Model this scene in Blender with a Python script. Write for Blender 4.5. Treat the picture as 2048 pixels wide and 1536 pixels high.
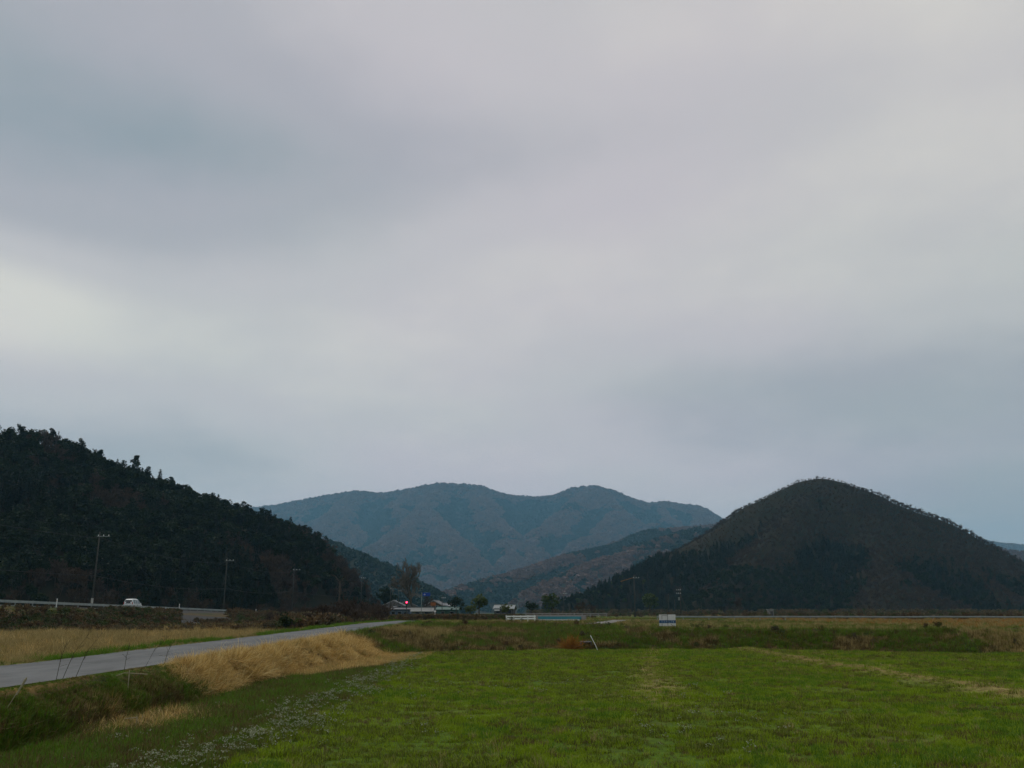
import bpy, math, random
import numpy as np
R = math.radians
for o in list(bpy.data.objects): bpy.data.objects.remove(o)
scene = bpy.context.scene
col = scene.collection

# ------------------------------------------------------------------ camera
F, PITCH, EYE = 1774.0, math.atan(457 / 1774.0), 2.2
CP, SP = math.cos(PITCH), math.sin(PITCH)
cam = bpy.data.cameras.new('camera'); cam_o = bpy.data.objects.new('camera', cam); col.objects.link(cam_o)
cam.sensor_width = 36; cam.lens = 36 * F / 2048; cam.clip_start = 0.1; cam.clip_end = 30000
cam_o.location = (0, 0, EYE); cam_o.rotation_euler = (math.pi / 2 + PITCH, 0, 0)
scene.camera = cam_o
def ray(px, py):
    u = (px - 1024) / F; v = (768 - py) / F
    return np.array([u, CP - v * SP, SP + v * CP])
def at(px, py, Y):
    r = ray(px, py); q = r * (Y / r[1]); return (q[0], q[1], q[2] + EYE)
def xat(px, Y):
    return (px - 1024) / F * (Y * CP)

# ------------------------------------------------------------------ world: overcast daylight
SUN_EL, SUN_AZ = 48, -38
w = bpy.data.worlds.new('World'); scene.world = w; w.use_nodes = True
nt = w.node_tree; N = nt.nodes; L = nt.links; N.clear()
def nd(t, **kw):
    n = N.new(t)
    for k, v in kw.items(): setattr(n, k, v)
    return n
def mth(op, a, b=None, c=None):
    n = nd('ShaderNodeMath', operation=op)
    for i, x in enumerate((a, b, c)):
        if x is None: continue
        if isinstance(x, (int, float)): n.inputs[i].default_value = x
        else: L.new(x, n.inputs[i])
    return n.outputs[0]
def vmt(op, a, b=None):
    n = nd('ShaderNodeVectorMath', operation=op)
    for i, x in enumerate((a, b)):
        if x is None: continue
        if isinstance(x, (tuple, list)): n.inputs[i].default_value = x
        else: L.new(x, n.inputs[i])
    return n.outputs['Value'] if op in ('DOT_PRODUCT', 'LENGTH') else n.outputs[0]
out = nd('ShaderNodeOutputWorld'); bg = nd('ShaderNodeBackground'); L.new(bg.outputs[0], out.inputs[0])
bg.inputs[1].default_value = 0.1
sky = nd('ShaderNodeTexSky', sky_type='NISHITA'); sky.sun_disc = False
sky.sun_elevation = R(SUN_EL); sky.sun_rotation = R(SUN_AZ)
tc = nd('ShaderNodeTexCoord'); d = tc.outputs['Generated']
sep = nd('ShaderNodeSeparateXYZ'); L.new(d, sep.inputs[0])
zz = mth('ADD', mth('ABSOLUTE', sep.outputs[2]), 0.16)
cmb = nd('ShaderNodeCombineXYZ')
L.new(mth('DIVIDE', sep.outputs[0], zz), cmb.inputs[0]); L.new(mth('DIVIDE', sep.outputs[1], zz), cmb.inputs[1])
def cloud_noise(scale, seed, detail=4, rough=.5):
    n = nd('ShaderNodeTexNoise', noise_dimensions='3D')
    n.inputs['Scale'].default_value = scale; n.inputs['Detail'].default_value = detail; n.inputs['Roughness'].default_value = rough
    L.new(vmt('ADD', cmb.outputs[0], (seed, seed * 1.7, seed * .3)), n.inputs['Vector'])
    return n.outputs['Fac']
fac = mth('ADD', 0.58, mth('MULTIPLY', mth('SUBTRACT', cloud_noise(.55, 3.1, 5, .55), .5), 0.55))
fac = mth('ADD', fac, mth('MULTIPLY', mth('SUBTRACT', cloud_noise(1.7, 8.3, 6, .6), .5), 0.34))
fac = mth('ADD', fac, mth('MULTIPLY', mth('SUBTRACT', cloud_noise(5.5, 21.3, 5, .55), .5), 0.10))
def unit(px, py):
    r = ray(px, py); return r / np.linalg.norm(r)
# the cloud deck's thick and thin places, as (pixel, radii across/up, amount)
for px, py, rx, rz, amp in [(10, 590, .12, .055, .44), (420, 700, .30, .075, .20), (90, 180, .30, .17, -.50), (1120, 560, .34, .10, .17), (900, 60, .25, .08, .10),
                            (1720, 730, .24, .055, -.27), (1450, 850, .2, .05, -.14), (2060, 1010, .30, .11, -.30), (1950, 250, .22, .25, .26), (230, 905, .18, .04, -.24),
                            (1000, 880, .22, .05, .14), (1350, 250, .24, .05, -.18), (700, 330, .24, .05, -.16), (1850, 470, .2, .03, -.05)]:
    c = unit(px, py)
    q = vmt('MULTIPLY', vmt('SUBTRACT', d, tuple(c)), (1 / rx, 1.0, 1 / rz))
    e = mth('EXPONENT', mth('MULTIPLY', vmt('DOT_PRODUCT', q, q), -1.0))
    fac = mth('ADD', fac, mth('MULTIPLY', e, amp))
def srgb(r, g, b):
    f = lambda c: c / 12.92 if c <= .04045 else ((c + .055) / 1.055) ** 2.4
    return tuple(f(x / 255) for x in (r, g, b)) + (1,)
rmp = nd('ShaderNodeValToRGB'); L.new(fac, rmp.inputs[0])
cr = rmp.color_ramp; cr.interpolation = 'EASE'
cr.elements[0].position = 0; cr.elements[0].color = srgb(134, 149, 157)
cr.elements[1].position = 1; cr.elements[1].color = srgb(212, 211, 206)
for p_, c_ in ((.3, (164, 167, 175)), (.62, (188, 188, 192))):
    e = cr.elements.new(p_); e.color = srgb(*c_)
tint = nd('ShaderNodeMix', data_type='RGBA', blend_type='MULTIPLY'); tint.inputs[0].default_value = 1
L.new(rmp.outputs[0], tint.inputs[6])
tn = cloud_noise(.8, 15.2, 2)
for px, py, rx, rz, amp in [(80, 200, .30, .2, -.14), (1250, 350, .35, .2, .16), (1550, 800, .2, .09, .14), (2080, 500, .22, .4, -.22)]:
    q = vmt('MULTIPLY', vmt('SUBTRACT', d, tuple(unit(px, py))), (1 / rx, 1.0, 1 / rz))
    tn = mth('ADD', tn, mth('MULTIPLY', mth('EXPONENT', mth('MULTIPLY', vmt('DOT_PRODUCT', q, q), -1.0)), amp))
tr = nd('ShaderNodeValToRGB'); L.new(tn, tr.inputs[0])
tr.color_ramp.elements[0].position = .35; tr.color_ramp.elements[0].color = (1.01, 1.01, .94, 1)
tr.color_ramp.elements[1].position = .65; tr.color_ramp.elements[1].color = (1.075, .985, .99, 1)
L.new(tr.outputs[0], tint.inputs[7])
up = nd('ShaderNodeMix', data_type='RGBA', blend_type='MULTIPLY'); up.inputs[0].default_value = 1
L.new(tint.outputs[2], up.inputs[6]); up.inputs[7].default_value = (11.1, 11.0, 10.9, 1)
mixs = nd('ShaderNodeMix', data_type='RGBA'); mixs.inputs[0].default_value = 0.95
L.new(sky.outputs[0], mixs.inputs[6]); L.new(up.outputs[2], mixs.inputs[7])
L.new(mixs.outputs[2], bg.inputs[0])

sun = bpy.data.lights.new('sun', 'SUN'); sun.energy = 1.5; sun.angle = R(25); sun.color = (1, .96, .9)
so = bpy.data.objects.new('sun', sun); col.objects.link(so)
so.rotation_euler = (R(90 - SUN_EL), 0, R(180 - SUN_AZ)); so.location = (0, 0, 300)
vs = scene.view_settings; vs.view_transform = 'Standard'; vs.look = 'None'; vs.exposure = 0; vs.gamma = 1; vs.use_curve_mapping = False
scene.cycles.max_bounces = 5; scene.cycles.diffuse_bounces = 3; scene.cycles.glossy_bounces = 2; scene.cycles.volume_bounces = 1
scene.cycles.transparent_max_bounces = 8; scene.cycles.use_denoising = True

HAZE = 8.6e-5
# ------------------------------------------------------------------ helpers
rng = np.random.default_rng(7); random.seed(7)
def tag(o, label=None, cat=None, group=None, kind=None):
    for k, v in (('label', label), ('category', cat), ('group', group), ('kind', kind)):
        if v: o[k] = v
    return o
def link(o, parent=None):
    col.objects.link(o)
    if parent: o.parent = parent
    return o
def empty(name, loc, rz=0):
    o = bpy.data.objects.new(name, None); o.empty_display_size = .3; o.location = loc; o.rotation_euler = (0, 0, rz); return link(o)

def _hash(ix, iy, s):
    h = (ix.astype(np.int64) * 374761393 + iy.astype(np.int64) * 668265263 + s * 1442695041) & 0xffffffff
    h = ((h ^ (h >> 13)) * 1274126177) & 0xffffffff
    return ((h ^ (h >> 16)) & 0xffff) / 65535.0
def vnoise(x, y, s=0):
    ix = np.floor(x); iy = np.floor(y); fx = x - ix; fy = y - iy
    fx = fx * fx * (3 - 2 * fx); fy = fy * fy * (3 - 2 * fy)
    a = _hash(ix, iy, s); b = _hash(ix + 1, iy, s); c = _hash(ix, iy + 1, s); e = _hash(ix + 1, iy + 1, s)
    return (a * (1 - fx) + b * fx) * (1 - fy) + (c * (1 - fx) + e * fx) * fy
def fbm(x, y, s=0, o=4):
    v = 0; a = .5; t = 0
    x = np.asarray(x, float); y = np.asarray(y, float)
    for k in range(o):
        v = v + a * vnoise(x, y, s + k * 17); t += a; a *= .5; x = x * 2.03 + 5.1; y = y * 2.03 + 1.7
    return v / t
def sstep(a, b, x):
    t = np.clip((x - a) / (b - a), 0, 1); return t * t * (3 - 2 * t)

# materials
def mat(name, c, rough=.8, vary=None, spec=.2, nscale=None, bump=0, metal=0, emit=None):
    """c: base colour; vary: second colour mixed by noise / random"""
    m = bpy.data.materials.new(name); m.use_nodes = True; t = m.node_tree; b = t.nodes['Principled BSDF']
    b.inputs['Base Color'].default_value = (*c, 1); b.inputs['Roughness'].default_value = rough
    b.inputs['Specular IOR Level'].default_value = spec; b.inputs['Metallic'].default_value = metal
    if emit:
        b.inputs['Emission Color'].default_value = (*emit[0], 1); b.inputs['Emission Strength'].default_value = emit[1]
    tc = t.nodes.new('ShaderNodeTexCoord')
    if vary is not None:
        n = t.nodes.new('ShaderNodeTexNoise'); n.inputs['Scale'].default_value = nscale or 3; n.inputs['Detail'].default_value = 5
        t.links.new(tc.outputs['Object'], n.inputs['Vector'])
        r = t.nodes.new('ShaderNodeValToRGB'); r.color_ramp.elements[0].position = .35; r.color_ramp.elements[1].position = .65
        r.color_ramp.elements[0].color = (*c, 1); r.color_ramp.elements[1].color = (*vary, 1)
        t.links.new(n.outputs['Fac'], r.inputs[0]); t.links.new(r.outputs[0], b.inputs['Base Color'])
        if bump:
            bp = t.nodes.new('ShaderNodeBump'); bp.inputs['Strength'].default_value = bump; bp.inputs['Distance'].default_value = .02
            t.links.new(n.outputs['Fac'], bp.inputs['Height']); t.links.new(bp.outputs[0], b.inputs['Normal'])
    return m
def leafmat(name, cols, transl=.25):
    """foliage: colour picked per leaf clump and per plant"""
    m = bpy.data.materials.new(name); m.use_nodes = True; t = m.node_tree; nn = t.nodes; b = nn['Principled BSDF']
    g = nn.new('ShaderNodeNewGeometry'); oi = nn.new('ShaderNodeObjectInfo')
    a = nn.new('ShaderNodeMath'); a.operation = 'MULTIPLY_ADD'; a.inputs[1].default_value = .55
    t.links.new(g.outputs['Random Per Island'], a.inputs[0])
    a2 = nn.new('ShaderNodeMath'); a2.operation = 'MULTIPLY'; a2.inputs[1].default_value = .45
    t.links.new(oi.outputs['Random'], a2.inputs[0]); t.links.new(a2.outputs[0], a.inputs[2])
    r = nn.new('ShaderNodeValToRGB'); t.links.new(a.outputs[0], r.inputs[0])
    el = r.color_ramp.elements; k = len(cols)
    el[0].position = .1; el[0].color = (*cols[0], 1); el[1].position = .9; el[1].color = (*cols[-1], 1)
    for i in range(1, k - 1):
        e = el.new(.1 + .8 * i / (k - 1)); e.color = (*cols[i], 1)
    t.links.new(r.outputs[0], b.inputs['Base Color']); b.inputs['Roughness'].default_value = .75; b.inputs['Specular IOR Level'].default_value = .15
    if transl:
        tl = nn.new('ShaderNodeBsdfTranslucent'); t.links.new(r.outputs[0], tl.inputs[0])
        mx = nn.new('ShaderNodeMixShader'); mx.inputs[0].default_value = transl
        t.links.new(b.outputs[0], mx.inputs[1]); t.links.new(tl.outputs[0], mx.inputs[2]); t.links.new(mx.outputs[0], nn['Material Output'].inputs[0])
    return m

class MB:
    def __init__(s): s.v = []; s.f = []; s.m = []
    def add(s, v, f, m=0):
        o = len(s.v); s.v += [tuple(map(float, p)) for p in v]; s.f += [tuple(i + o for i in q) for q in f]; s.m += [m] * len(f); return s
    def box(s, c, size, m=0, rz=0, rx=0, ry=0):
        x, y, z = (k / 2 for k in size)
        P = np.array([(i * x, j * y, k * z) for i in (-1, 1) for j in (-1, 1) for k in (-1, 1)])
        P = P @ rot(rx, ry, rz).T + np.array(c)
        return s.add(P, [(0, 1, 3, 2), (4, 6, 7, 5), (0, 4, 5, 1), (2, 3, 7, 6), (0, 2, 6, 4), (1, 5, 7, 3)], m)
    def tube(s, pts, rad, n=6, m=0, caps=True):
        pts = np.array(pts, float); k = len(pts); rad = np.broadcast_to(rad, (k,)); V = []
        for i in range(k):
            t = pts[min(i + 1, k - 1)] - pts[max(i - 1, 0)]; t = t / (np.linalg.norm(t) + 1e-9)
            a = np.cross(t, (0, 0, 1) if abs(t[2]) < .9 else (1, 0, 0)); a /= np.linalg.norm(a); b = np.cross(t, a)
            for j in range(n):
                th = 2 * math.pi * j / n; V.append(pts[i] + rad[i] * (math.cos(th) * a + math.sin(th) * b))
        f = [(i * n + j, i * n + (j + 1) % n, (i + 1) * n + (j + 1) % n, (i + 1) * n + j) for i in range(k - 1) for j in range(n)]
        if caps and n > 2: f += [tuple(range(n))[::-1], tuple((k - 1) * n + j for j in range(n))]
        return s.add(V, f, m)
    def cards(s, C, A, B, m=0):
        """quads with centre C and half axes A, B"""
        o = len(s.v); V = np.stack([C - A - B, C + A - B * .4, C + A + B, C - A * .5 + B], 1).reshape(-1, 3)
        s.v += [tuple(p) for p in V.tolist()]
        s.f += [(o + 4 * i, o + 4 * i + 1, o + 4 * i + 2, o + 4 * i + 3) for i in range(len(C))]; s.m += [m] * len(C); return s
    def mesh(s, name, *mats, smooth=False):
        me = bpy.data.meshes.new(name); me.from_pydata(s.v, [], s.f)
        for m in mats: me.materials.append(m)
        if len(mats) > 1: me.polygons.foreach_set('material_index', s.m)
        if smooth: me.polygons.foreach_set('use_smooth', [True] * len(s.f))
        me.update(); return me
    def build(s, name, mats, parent=None, smooth=False):
        mats = mats if isinstance(mats, (list, tuple)) else [mats]
        return link(bpy.data.objects.new(name, s.mesh(name, *mats, smooth=smooth)), parent)
def rot(rx, ry, rz):
    cx, sx, cy, sy, cz, sz = math.cos(rx), math.sin(rx), math.cos(ry), math.sin(ry), math.cos(rz), math.sin(rz)
    return np.array([[cz, -sz, 0], [sz, cz, 0], [0, 0, 1]]) @ np.array([[cy, 0, sy], [0, 1, 0], [-sy, 0, cy]]) @ np.array([[1, 0, 0], [0, cx, -sx], [0, sx, cx]])
def box_obj(name, c, size, m, parent=None, bevel=0, **kw):
    o = MB().box(c, size, 0, **kw).build(name, m, parent)
    if bevel:
        b = o.modifiers.new('bevel', 'BEVEL'); b.width = bevel; b.segments = 2
    return o
def grid_mesh(name, X, Y, Z, m, colr=None, smooth=True):
    ny, nx = X.shape
    V = np.stack([X, Y, Z], -1).reshape(-1, 3)
    i = np.arange(ny * nx).reshape(ny, nx)
    Q = np.stack([i[:-1, :-1], i[:-1, 1:], i[1:, 1:], i[1:, :-1]], -1).reshape(-1, 4)
    me = bpy.data.meshes.new(name); me.vertices.add(len(V)); me.vertices.foreach_set('co', V.ravel())
    me.loops.add(Q.size); me.loops.foreach_set('vertex_index', Q.ravel().astype(np.int32))
    me.polygons.add(len(Q)); me.polygons.foreach_set('loop_start', np.arange(0, Q.size, 4, dtype=np.int32))
    me.polygons.foreach_set('use_smooth', np.ones(len(Q), bool)) if smooth else None
    me.update(calc_edges=True); me.materials.append(m)
    if colr is not None:
        a = me.attributes.new('cover', 'FLOAT_COLOR', 'POINT')
        a.data.foreach_set('color', np.concatenate([colr.reshape(-1, 3), np.ones((len(V), 1))], 1).ravel().astype(np.float32))
    return link(bpy.data.objects.new(name, me))

# scattered plants: a bare point mesh plus one geometry-nodes instancer per kind
def scatter(name, P, rotv, scl, idx, protos, label, cat):
    n = len(P)
    me = bpy.data.meshes.new(name); me.vertices.add(n); me.vertices.foreach_set('co', np.asarray(P, np.float32).ravel())
    a = me.attributes.new('rotv', 'FLOAT_VECTOR', 'POINT'); a.data.foreach_set('vector', np.asarray(rotv, np.float32).ravel())
    s3 = np.asarray(scl, np.float32); s3 = np.repeat(s3[:, None], 3, 1) if s3.ndim == 1 else s3
    a = me.attributes.new('sclv', 'FLOAT_VECTOR', 'POINT'); a.data.foreach_set('vector', s3.ravel())
    a = me.attributes.new('pick', 'INT', 'POINT'); a.data.foreach_set('value', np.asarray(idx, np.int32))
    o = link(bpy.data.objects.new(name, me))
    g = bpy.data.node_groups.new(name + '_scatter', 'GeometryNodeTree')
    g.interface.new_socket('Geometry', in_out='INPUT', socket_type='NodeSocketGeometry')
    g.interface.new_socket('Geometry', in_out='OUTPUT', socket_type='NodeSocketGeometry')
    gi = g.nodes.new('NodeGroupInput'); go = g.nodes.new('NodeGroupOutput'); ip = g.nodes.new('GeometryNodeInstanceOnPoints')
    ci = g.nodes.new('GeometryNodeCollectionInfo'); ci.inputs[0].default_value = protos
    ci.inputs['Separate Children'].default_value = True; ci.inputs['Reset Children'].default_value = True
    def na(nm, ty):
        x = g.nodes.new('GeometryNodeInputNamedAttribute'); x.data_type = ty; x.inputs['Name'].default_value = nm; return x.outputs[0]
    g.links.new(gi.outputs[0], ip.inputs['Points']); g.links.new(ci.outputs[0], ip.inputs['Instance'])
    ip.inputs['Pick Instance'].default_value = True
    g.links.new(na('pick', 'INT'), ip.inputs['Instance Index']); g.links.new(na('rotv', 'FLOAT_VECTOR'), ip.inputs['Rotation'])
    g.links.new(na('sclv', 'FLOAT_VECTOR'), ip.inputs['Scale']); g.links.new(ip.outputs[0], go.inputs[0])
    md = o.modifiers.new('scatter', 'NODES'); md.node_group = g
    return tag(o, label, cat, kind='stuff')
def protos(name, meshes):
    c = bpy.data.collections.new(name)
    for i, me in enumerate(meshes): c.objects.link(bpy.data.objects.new('%s_%02d' % (name, i), me))
    return c

# ------------------------------------------------------------------ terrain
FX = [-7.9, -5.85, -3.5, 2.3, 8.4, 17, 27.4, 60, 150, 6000]; FY = [35, 48, 52.6, 55.3, 56, 54.6, 49.5, 46, 41, 41]
CX = [-8.7, -7, 0, 6, 10, 18, 30, 60, 150, 6000]; CY = [52, 66, 75, 72, 61, 57.5, 54, 50, 45, 45]
foot = [(-7.9, -40)] + list(zip(FX, FY)); crest = [(-8.7, -40)] + list(zip(CX, CY))
def pdist(x, y, pl):
    best = np.full(x.shape, 1e9)
    for (ax, ay), (bx, by) in zip(pl[:-1], pl[1:]):
        dx, dy = bx - ax, by - ay
        t = np.clip(((x - ax) * dx + (y - ay) * dy) / (dx * dx + dy * dy), 0, 1)
        best = np.minimum(best, np.hypot(x - ax - t * dx, y - ay - t * dy))
    return best
def lane_z(y): return np.interp(y, [-60, 25, 78, 102, 130, 260], [.9, .9, 1.3, 1.3, .95, .9])
def road_z(y): return np.clip(2.95 - .0105 * (y - 107), 1.2, 3.3)
def bank_foot_x(y): return np.interp(y, [-60, 40, 80, 100, 130, 170, 240, 400], [-53, -53, -51, -46, -41, -39, -38, -38])
def masks(x, y):
    wob = (fbm(x * .5, y * .5, 91, 3) - .5) * .9
    fy = np.interp(x, FX, FY) + wob; cy = np.interp(x, CX, CY)
    field = (x > -7.9 + wob * .4) & (y < fy)
    bank = (~field) & (x > -8.72) & (y < cy)
    return field, bank
def terrain(x, y):
    x = np.asarray(x, float); y = np.asarray(y, float)
    lz = lane_z(y)
    right = np.interp(y, [40, 80, 150, 260, 600, 2000], [1.15, 1.15, 1.0, .95, .5, .5])
    zd = .05 + .5 * sstep(110, 200, y) + .4 * sstep(-45, -20, x) * sstep(85, 130, y)
    left = zd + (lz - zd) * sstep(-16.2, -13.1, x)
    fx = bank_foot_x(y); t = sstep(0, 1, (fx - x) / (fx + 60.2))
    left = left + (road_z(y) - left) * t
    side = sstep(-9, 4, x) * sstep(50, 72, y)
    side = np.where(x > 4, 1.0, side)
    z = left * (1 - side) + right * side
    field, bank = masks(x, y)
    df = pdist(x, y, foot); dc = pdist(x, y, crest); tt = df / (df + dc + 1e-6)
    z = np.where(bank, z * tt ** .8, z); z = np.where(field, 0, z)
    road = ((x < -60) & (x > -66.4)) | ((x > -13.1) & (x < -8.75))
    n1 = fbm(x * .33, y * .33, 5, 4) - .5; n2 = fbm(x * 1.4, y * 1.4, 9, 2) - .5
    amp = np.where(field, .10, np.where(bank, .28, .18)); amp = np.where(road, 0, amp)
    z = z + (n1 * amp + n2 * amp * .4) * (1 - sstep(150, 400, np.hypot(x, y)))
    # low ridge between the two fields and a path level where the photographer stands
    z = z + np.where(field, .12 * np.exp(-((x - 13.7) / .8) ** 2) + .05 * np.exp(-((x + 4.4) / .8) ** 2), 0)
    z = z + np.where(field, 0, .15 * np.exp(-((x + 1) / 6) ** 2 - ((y - 73) / 8) ** 2) * sstep(-8.6, -5, x))
    z = np.where(field, np.maximum(z, .6 * (1 - sstep(3, 8, y))), z)
    return z
def tz(x, y): return float(terrain(np.array([float(x)]), np.array([float(y)]))[0])

c_ = lambda *a: np.array(a)
GREEN, GREEN2 = c_(.062, .115, .006), c_(.09, .145, .010)
EARTH, DRY, TAN = c_(.075, .068, .022), c_(.30, .20, .06), c_(.27, .21, .085)
DARKG, BROWN = c_(.030, .046, .012), c_(.072, .052, .022)
def cover(x, y):
    """ground cover colour and zone weights"""
    field, bank = masks(x, y)
    n = fbm(x * .22, y * .22, 31, 4)[..., None]; n2 = fbm(x * .9, y * .9, 37, 4)[..., None]; n3 = fbm(x * .05, y * .05, 41, 3)[..., None]
    sm = lambda a, b, v: sstep(a, b, v)
    C = GREEN + (GREEN2 - GREEN) * sm(.35, .65, n)
    C = C + (EARTH - C) * sm(.55, .75, n2) * .6
    strip = np.exp(-((x - 13.7 + (fbm(x * 0, y * .2, 3) - .5) * 1.2) / 1.0) ** 2)[..., None]
    strip2 = (np.exp(-((x - 16.2 - (y - 44) * .07) / .6) ** 2) * sstep(34, 40, y) * .8)[..., None]
    strip3 = (np.exp(-((x - 3.7 - (y - 24) * .147) / .9) ** 2) * .8 * sstep(20, 26, y))[..., None]
    far = (np.exp(-((y - 43.5 + (x - 20) * .1) / 1.2) ** 2) * sstep(18, 22, x) * .55)[..., None]
    C = C + (TAN - C) * np.clip((strip + strip2 + strip3 + far) * (.25 + 1.1 * n2), 0, .9)
    edge = ((1 - sstep(-7.2, -4.6, x)) * .7)[..., None]
    C = C + (BROWN - C) * edge * sm(.4, .6, n2)
    # outside the field
    O = GREEN + (BROWN - GREEN) * sm(.4, .6, n)
    O = O + (DRY - O) * sm(.6, .75, n3 * .5 + n * .5) * .5
    ter = (x > 4) & (y > 40)
    rd = (sstep(26, 36, x - (y - 60) * .12) * sstep(62, 70, y))[..., None]
    O = np.where(ter[..., None], O + (c_(.16, .085, .03) - O) * rd * .4, O)
    dryf = ((x < -14.2) & (x > bank_foot_x(y) + 1.5) & (y < 118))[..., None]
    O = np.where(dryf, TAN * .8 + (BROWN - TAN * .8) * sm(.45, .7, n2), O)
    scrub = ((x <= bank_foot_x(y) + 1.5) & (x > -60))[..., None]
    O = np.where(scrub, DARKG + (BROWN - DARKG) * sm(.4, .62, n), O)
    C = np.where(field[..., None], C, O)
    drybank = ((x < -5) & (y > 23.5) & (y < 47.5) & bank)[..., None]
    B = DARKG + (BROWN - DARKG) * sm(.42, .62, n * .6 + n2 * .4)
    B = np.where(drybank, DRY * .7 + (BROWN - DRY * .7) * sm(.45, .65, n2), B)
    B = B + (DRY - B) * (sstep(26, 29, x) * .8)[..., None] * sm(.35, .55, n2)
    C = np.where(bank[..., None], B, C)
    return C

def ground_material():
    m = bpy.data.materials.new('ground_cover'); m.use_nodes = True; t = m.node_tree; nn = t.nodes; b = nn['Principled BSDF']
    b.inputs['Roughness'].default_value = .95; b.inputs['Specular IOR Level'].default_value = .08
    at_ = nn.new('ShaderNodeAttribute'); at_.attribute_name = 'cover'
    ge = nn.new('ShaderNodeNewGeometry')
    n = nn.new('ShaderNodeTexNoise'); n.inputs['Scale'].default_value = 3.5; n.inputs['Detail'].default_value = 8; n.inputs['Roughness'].default_value = .7
    t.links.new(ge.outputs['Position'], n.inputs['Vector'])
    r = nn.new('ShaderNodeValToRGB'); r.color_ramp.elements[0].position = .3; r.color_ramp.elements[0].color = (.5, .5, .45, 1)
    r.color_ramp.elements[1].position = .7; r.color_ramp.elements[1].color = (1.45, 1.4, 1.3, 1)
    t.links.new(n.outputs['Fac'], r.inputs[0])
    mx = nn.new('ShaderNodeMix'); mx.data_type = 'RGBA'; mx.blend_type = 'MULTIPLY'; mx.inputs[0].default_value = 1
    t.links.new(at_.outputs['Color'], mx.inputs[6]); t.links.new(r.outputs[0], mx.inputs[7]); t.links.new(mx.outputs[2], b.inputs['Base Color'])
    bp = nn.new('ShaderNodeBump'); bp.inputs['Strength'].default_value = .6; bp.inputs['Distance'].default_value = .06
    t.links.new(n.outputs['Fac'], bp.inputs['Height']); t.links.new(bp.outputs[0], b.inputs['Normal'])
    return m
def axis(*segs):
    a = [np.arange(s, e, st) for s, e, st in segs]; return np.concatenate(a)
gx = np.concatenate([[-9300, -4000, -2200, -1200, -700], axis((-450, -150, 15), (-150, -70, 3), (-70, -16, 1.0), (-16, -9.2, .4), (-9.2, -7.2, .12), (-7.2, 36, .42), (36, 100, 1.6), (100, 450, 12)), [450, 700, 1200, 2200, 4000, 9300]])
gy = np.concatenate([[-9300, -3000, -900, -300, -100, -40], axis((-20, 10, 2), (10, 80, .45), (80, 150, 1.2), (150, 320, 6), (320, 800, 40)), [800, 1100, 1600, 2500, 4000, 9300]])
GX, GY = np.meshgrid(gx, gy)
ground = tag(grid_mesh('ground', GX, GY, terrain(GX, GY), ground_material(), cover(GX, GY)), kind='structure')

# strips: lane, main road, farm track, far road
def strip(name, pts, wid, zoff, m, zf=None, nx=6, edge=.12):
    """pts: centreline (x,y); wid metres; follows the ground"""
    pts = np.array(pts, float); seg = np.hypot(*np.diff(pts, axis=0).T); s = np.r_[0, np.cumsum(seg)]
    q = np.arange(0, s[-1], .8 if s[-1] < 160 else 2.5); px = np.interp(q, s, pts[:, 0]); py = np.interp(q, s, pts[:, 1])
    tx = np.gradient(px); ty = np.gradient(py); ln = np.hypot(tx, ty); nx_, ny_ = ty / ln, -tx / ln
    u = np.linspace(-.5, .5, nx)
    W = wid + (np.array([fbm(np.array([k * .35]), np.array([1.0]), 3)[0] for k in q]) - .5)[:, None] * edge * 4
    X = px[:, None] + nx_[:, None] * u * W; Y = py[:, None] + ny_[:, None] * u * W
    Z = (zf(Y) if zf else terrain(X, Y)) + zoff
    return tag(grid_mesh(name, X, Y, Z, m), kind='structure')
def asphalt(name, c1, c2, sc=.6):
    m = bpy.data.materials.new(name); m.use_nodes = True; t = m.node_tree; nn = t.nodes; b = nn['Principled BSDF']
    b.inputs['Roughness'].default_value = .85; b.inputs['Specular IOR Level'].default_value = .25
    ge = nn.new('ShaderNodeNewGeometry')
    n = nn.new('ShaderNodeTexNoise'); n.inputs['Scale'].default_value = sc; n.inputs['Detail'].default_value = 9; n.inputs['Roughness'].default_value = .68
    mp = nn.new('ShaderNodeVectorMath'); mp.operation = 'MULTIPLY'; mp.inputs[1].default_value = (1.6, .45, 1)
    t.links.new(ge.outputs['Position'], mp.inputs[0]); t.links.new(mp.outputs[0], n.inputs['Vector'])
    r = nn.new('ShaderNodeValToRGB'); r.color_ramp.elements[0].position = .35; r.color_ramp.elements[0].color = (*c1, 1)
    r.color_ramp.elements[1].position = .68; r.color_ramp.elements[1].color = (*c2, 1)
    t.links.new(n.outputs['Fac'], r.inputs[0])
    n2 = nn.new('ShaderNodeTexNoise'); n2.inputs['Scale'].default_value = 40; n2.inputs['Detail'].default_value = 3
    t.links.new(ge.outputs['Position'], n2.inputs['Vector'])
    mx = nn.new('ShaderNodeMix'); mx.data_type = 'RGBA'; mx.blend_type = 'OVERLAY'; mx.inputs[0].default_value = .5
    t.links.new(r.outputs[0], mx.inputs[6]); t.links.new(n2.outputs['Color'], mx.inputs[7]); t.links.new(mx.outputs[2], b.inputs['Base Color'])
    bp = nn.new('ShaderNodeBump'); bp.inputs['Strength'].default_value = .4; bp.inputs['Distance'].default_value = .01
    t.links.new(n2.outputs['Fac'], bp.inputs['Height']); t.links.new(bp.outputs[0], b.inputs['Normal'])
    return m
M_LANE = asphalt('worn_asphalt', (.045, .050, .051), (.120, .127, .128))
M_ROAD = asphalt('road_asphalt', (.05, .052, .055), (.075, .078, .08))
M_TRACK = asphalt('concrete_track', (.13, .125, .11), (.2, .19, .17))
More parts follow.
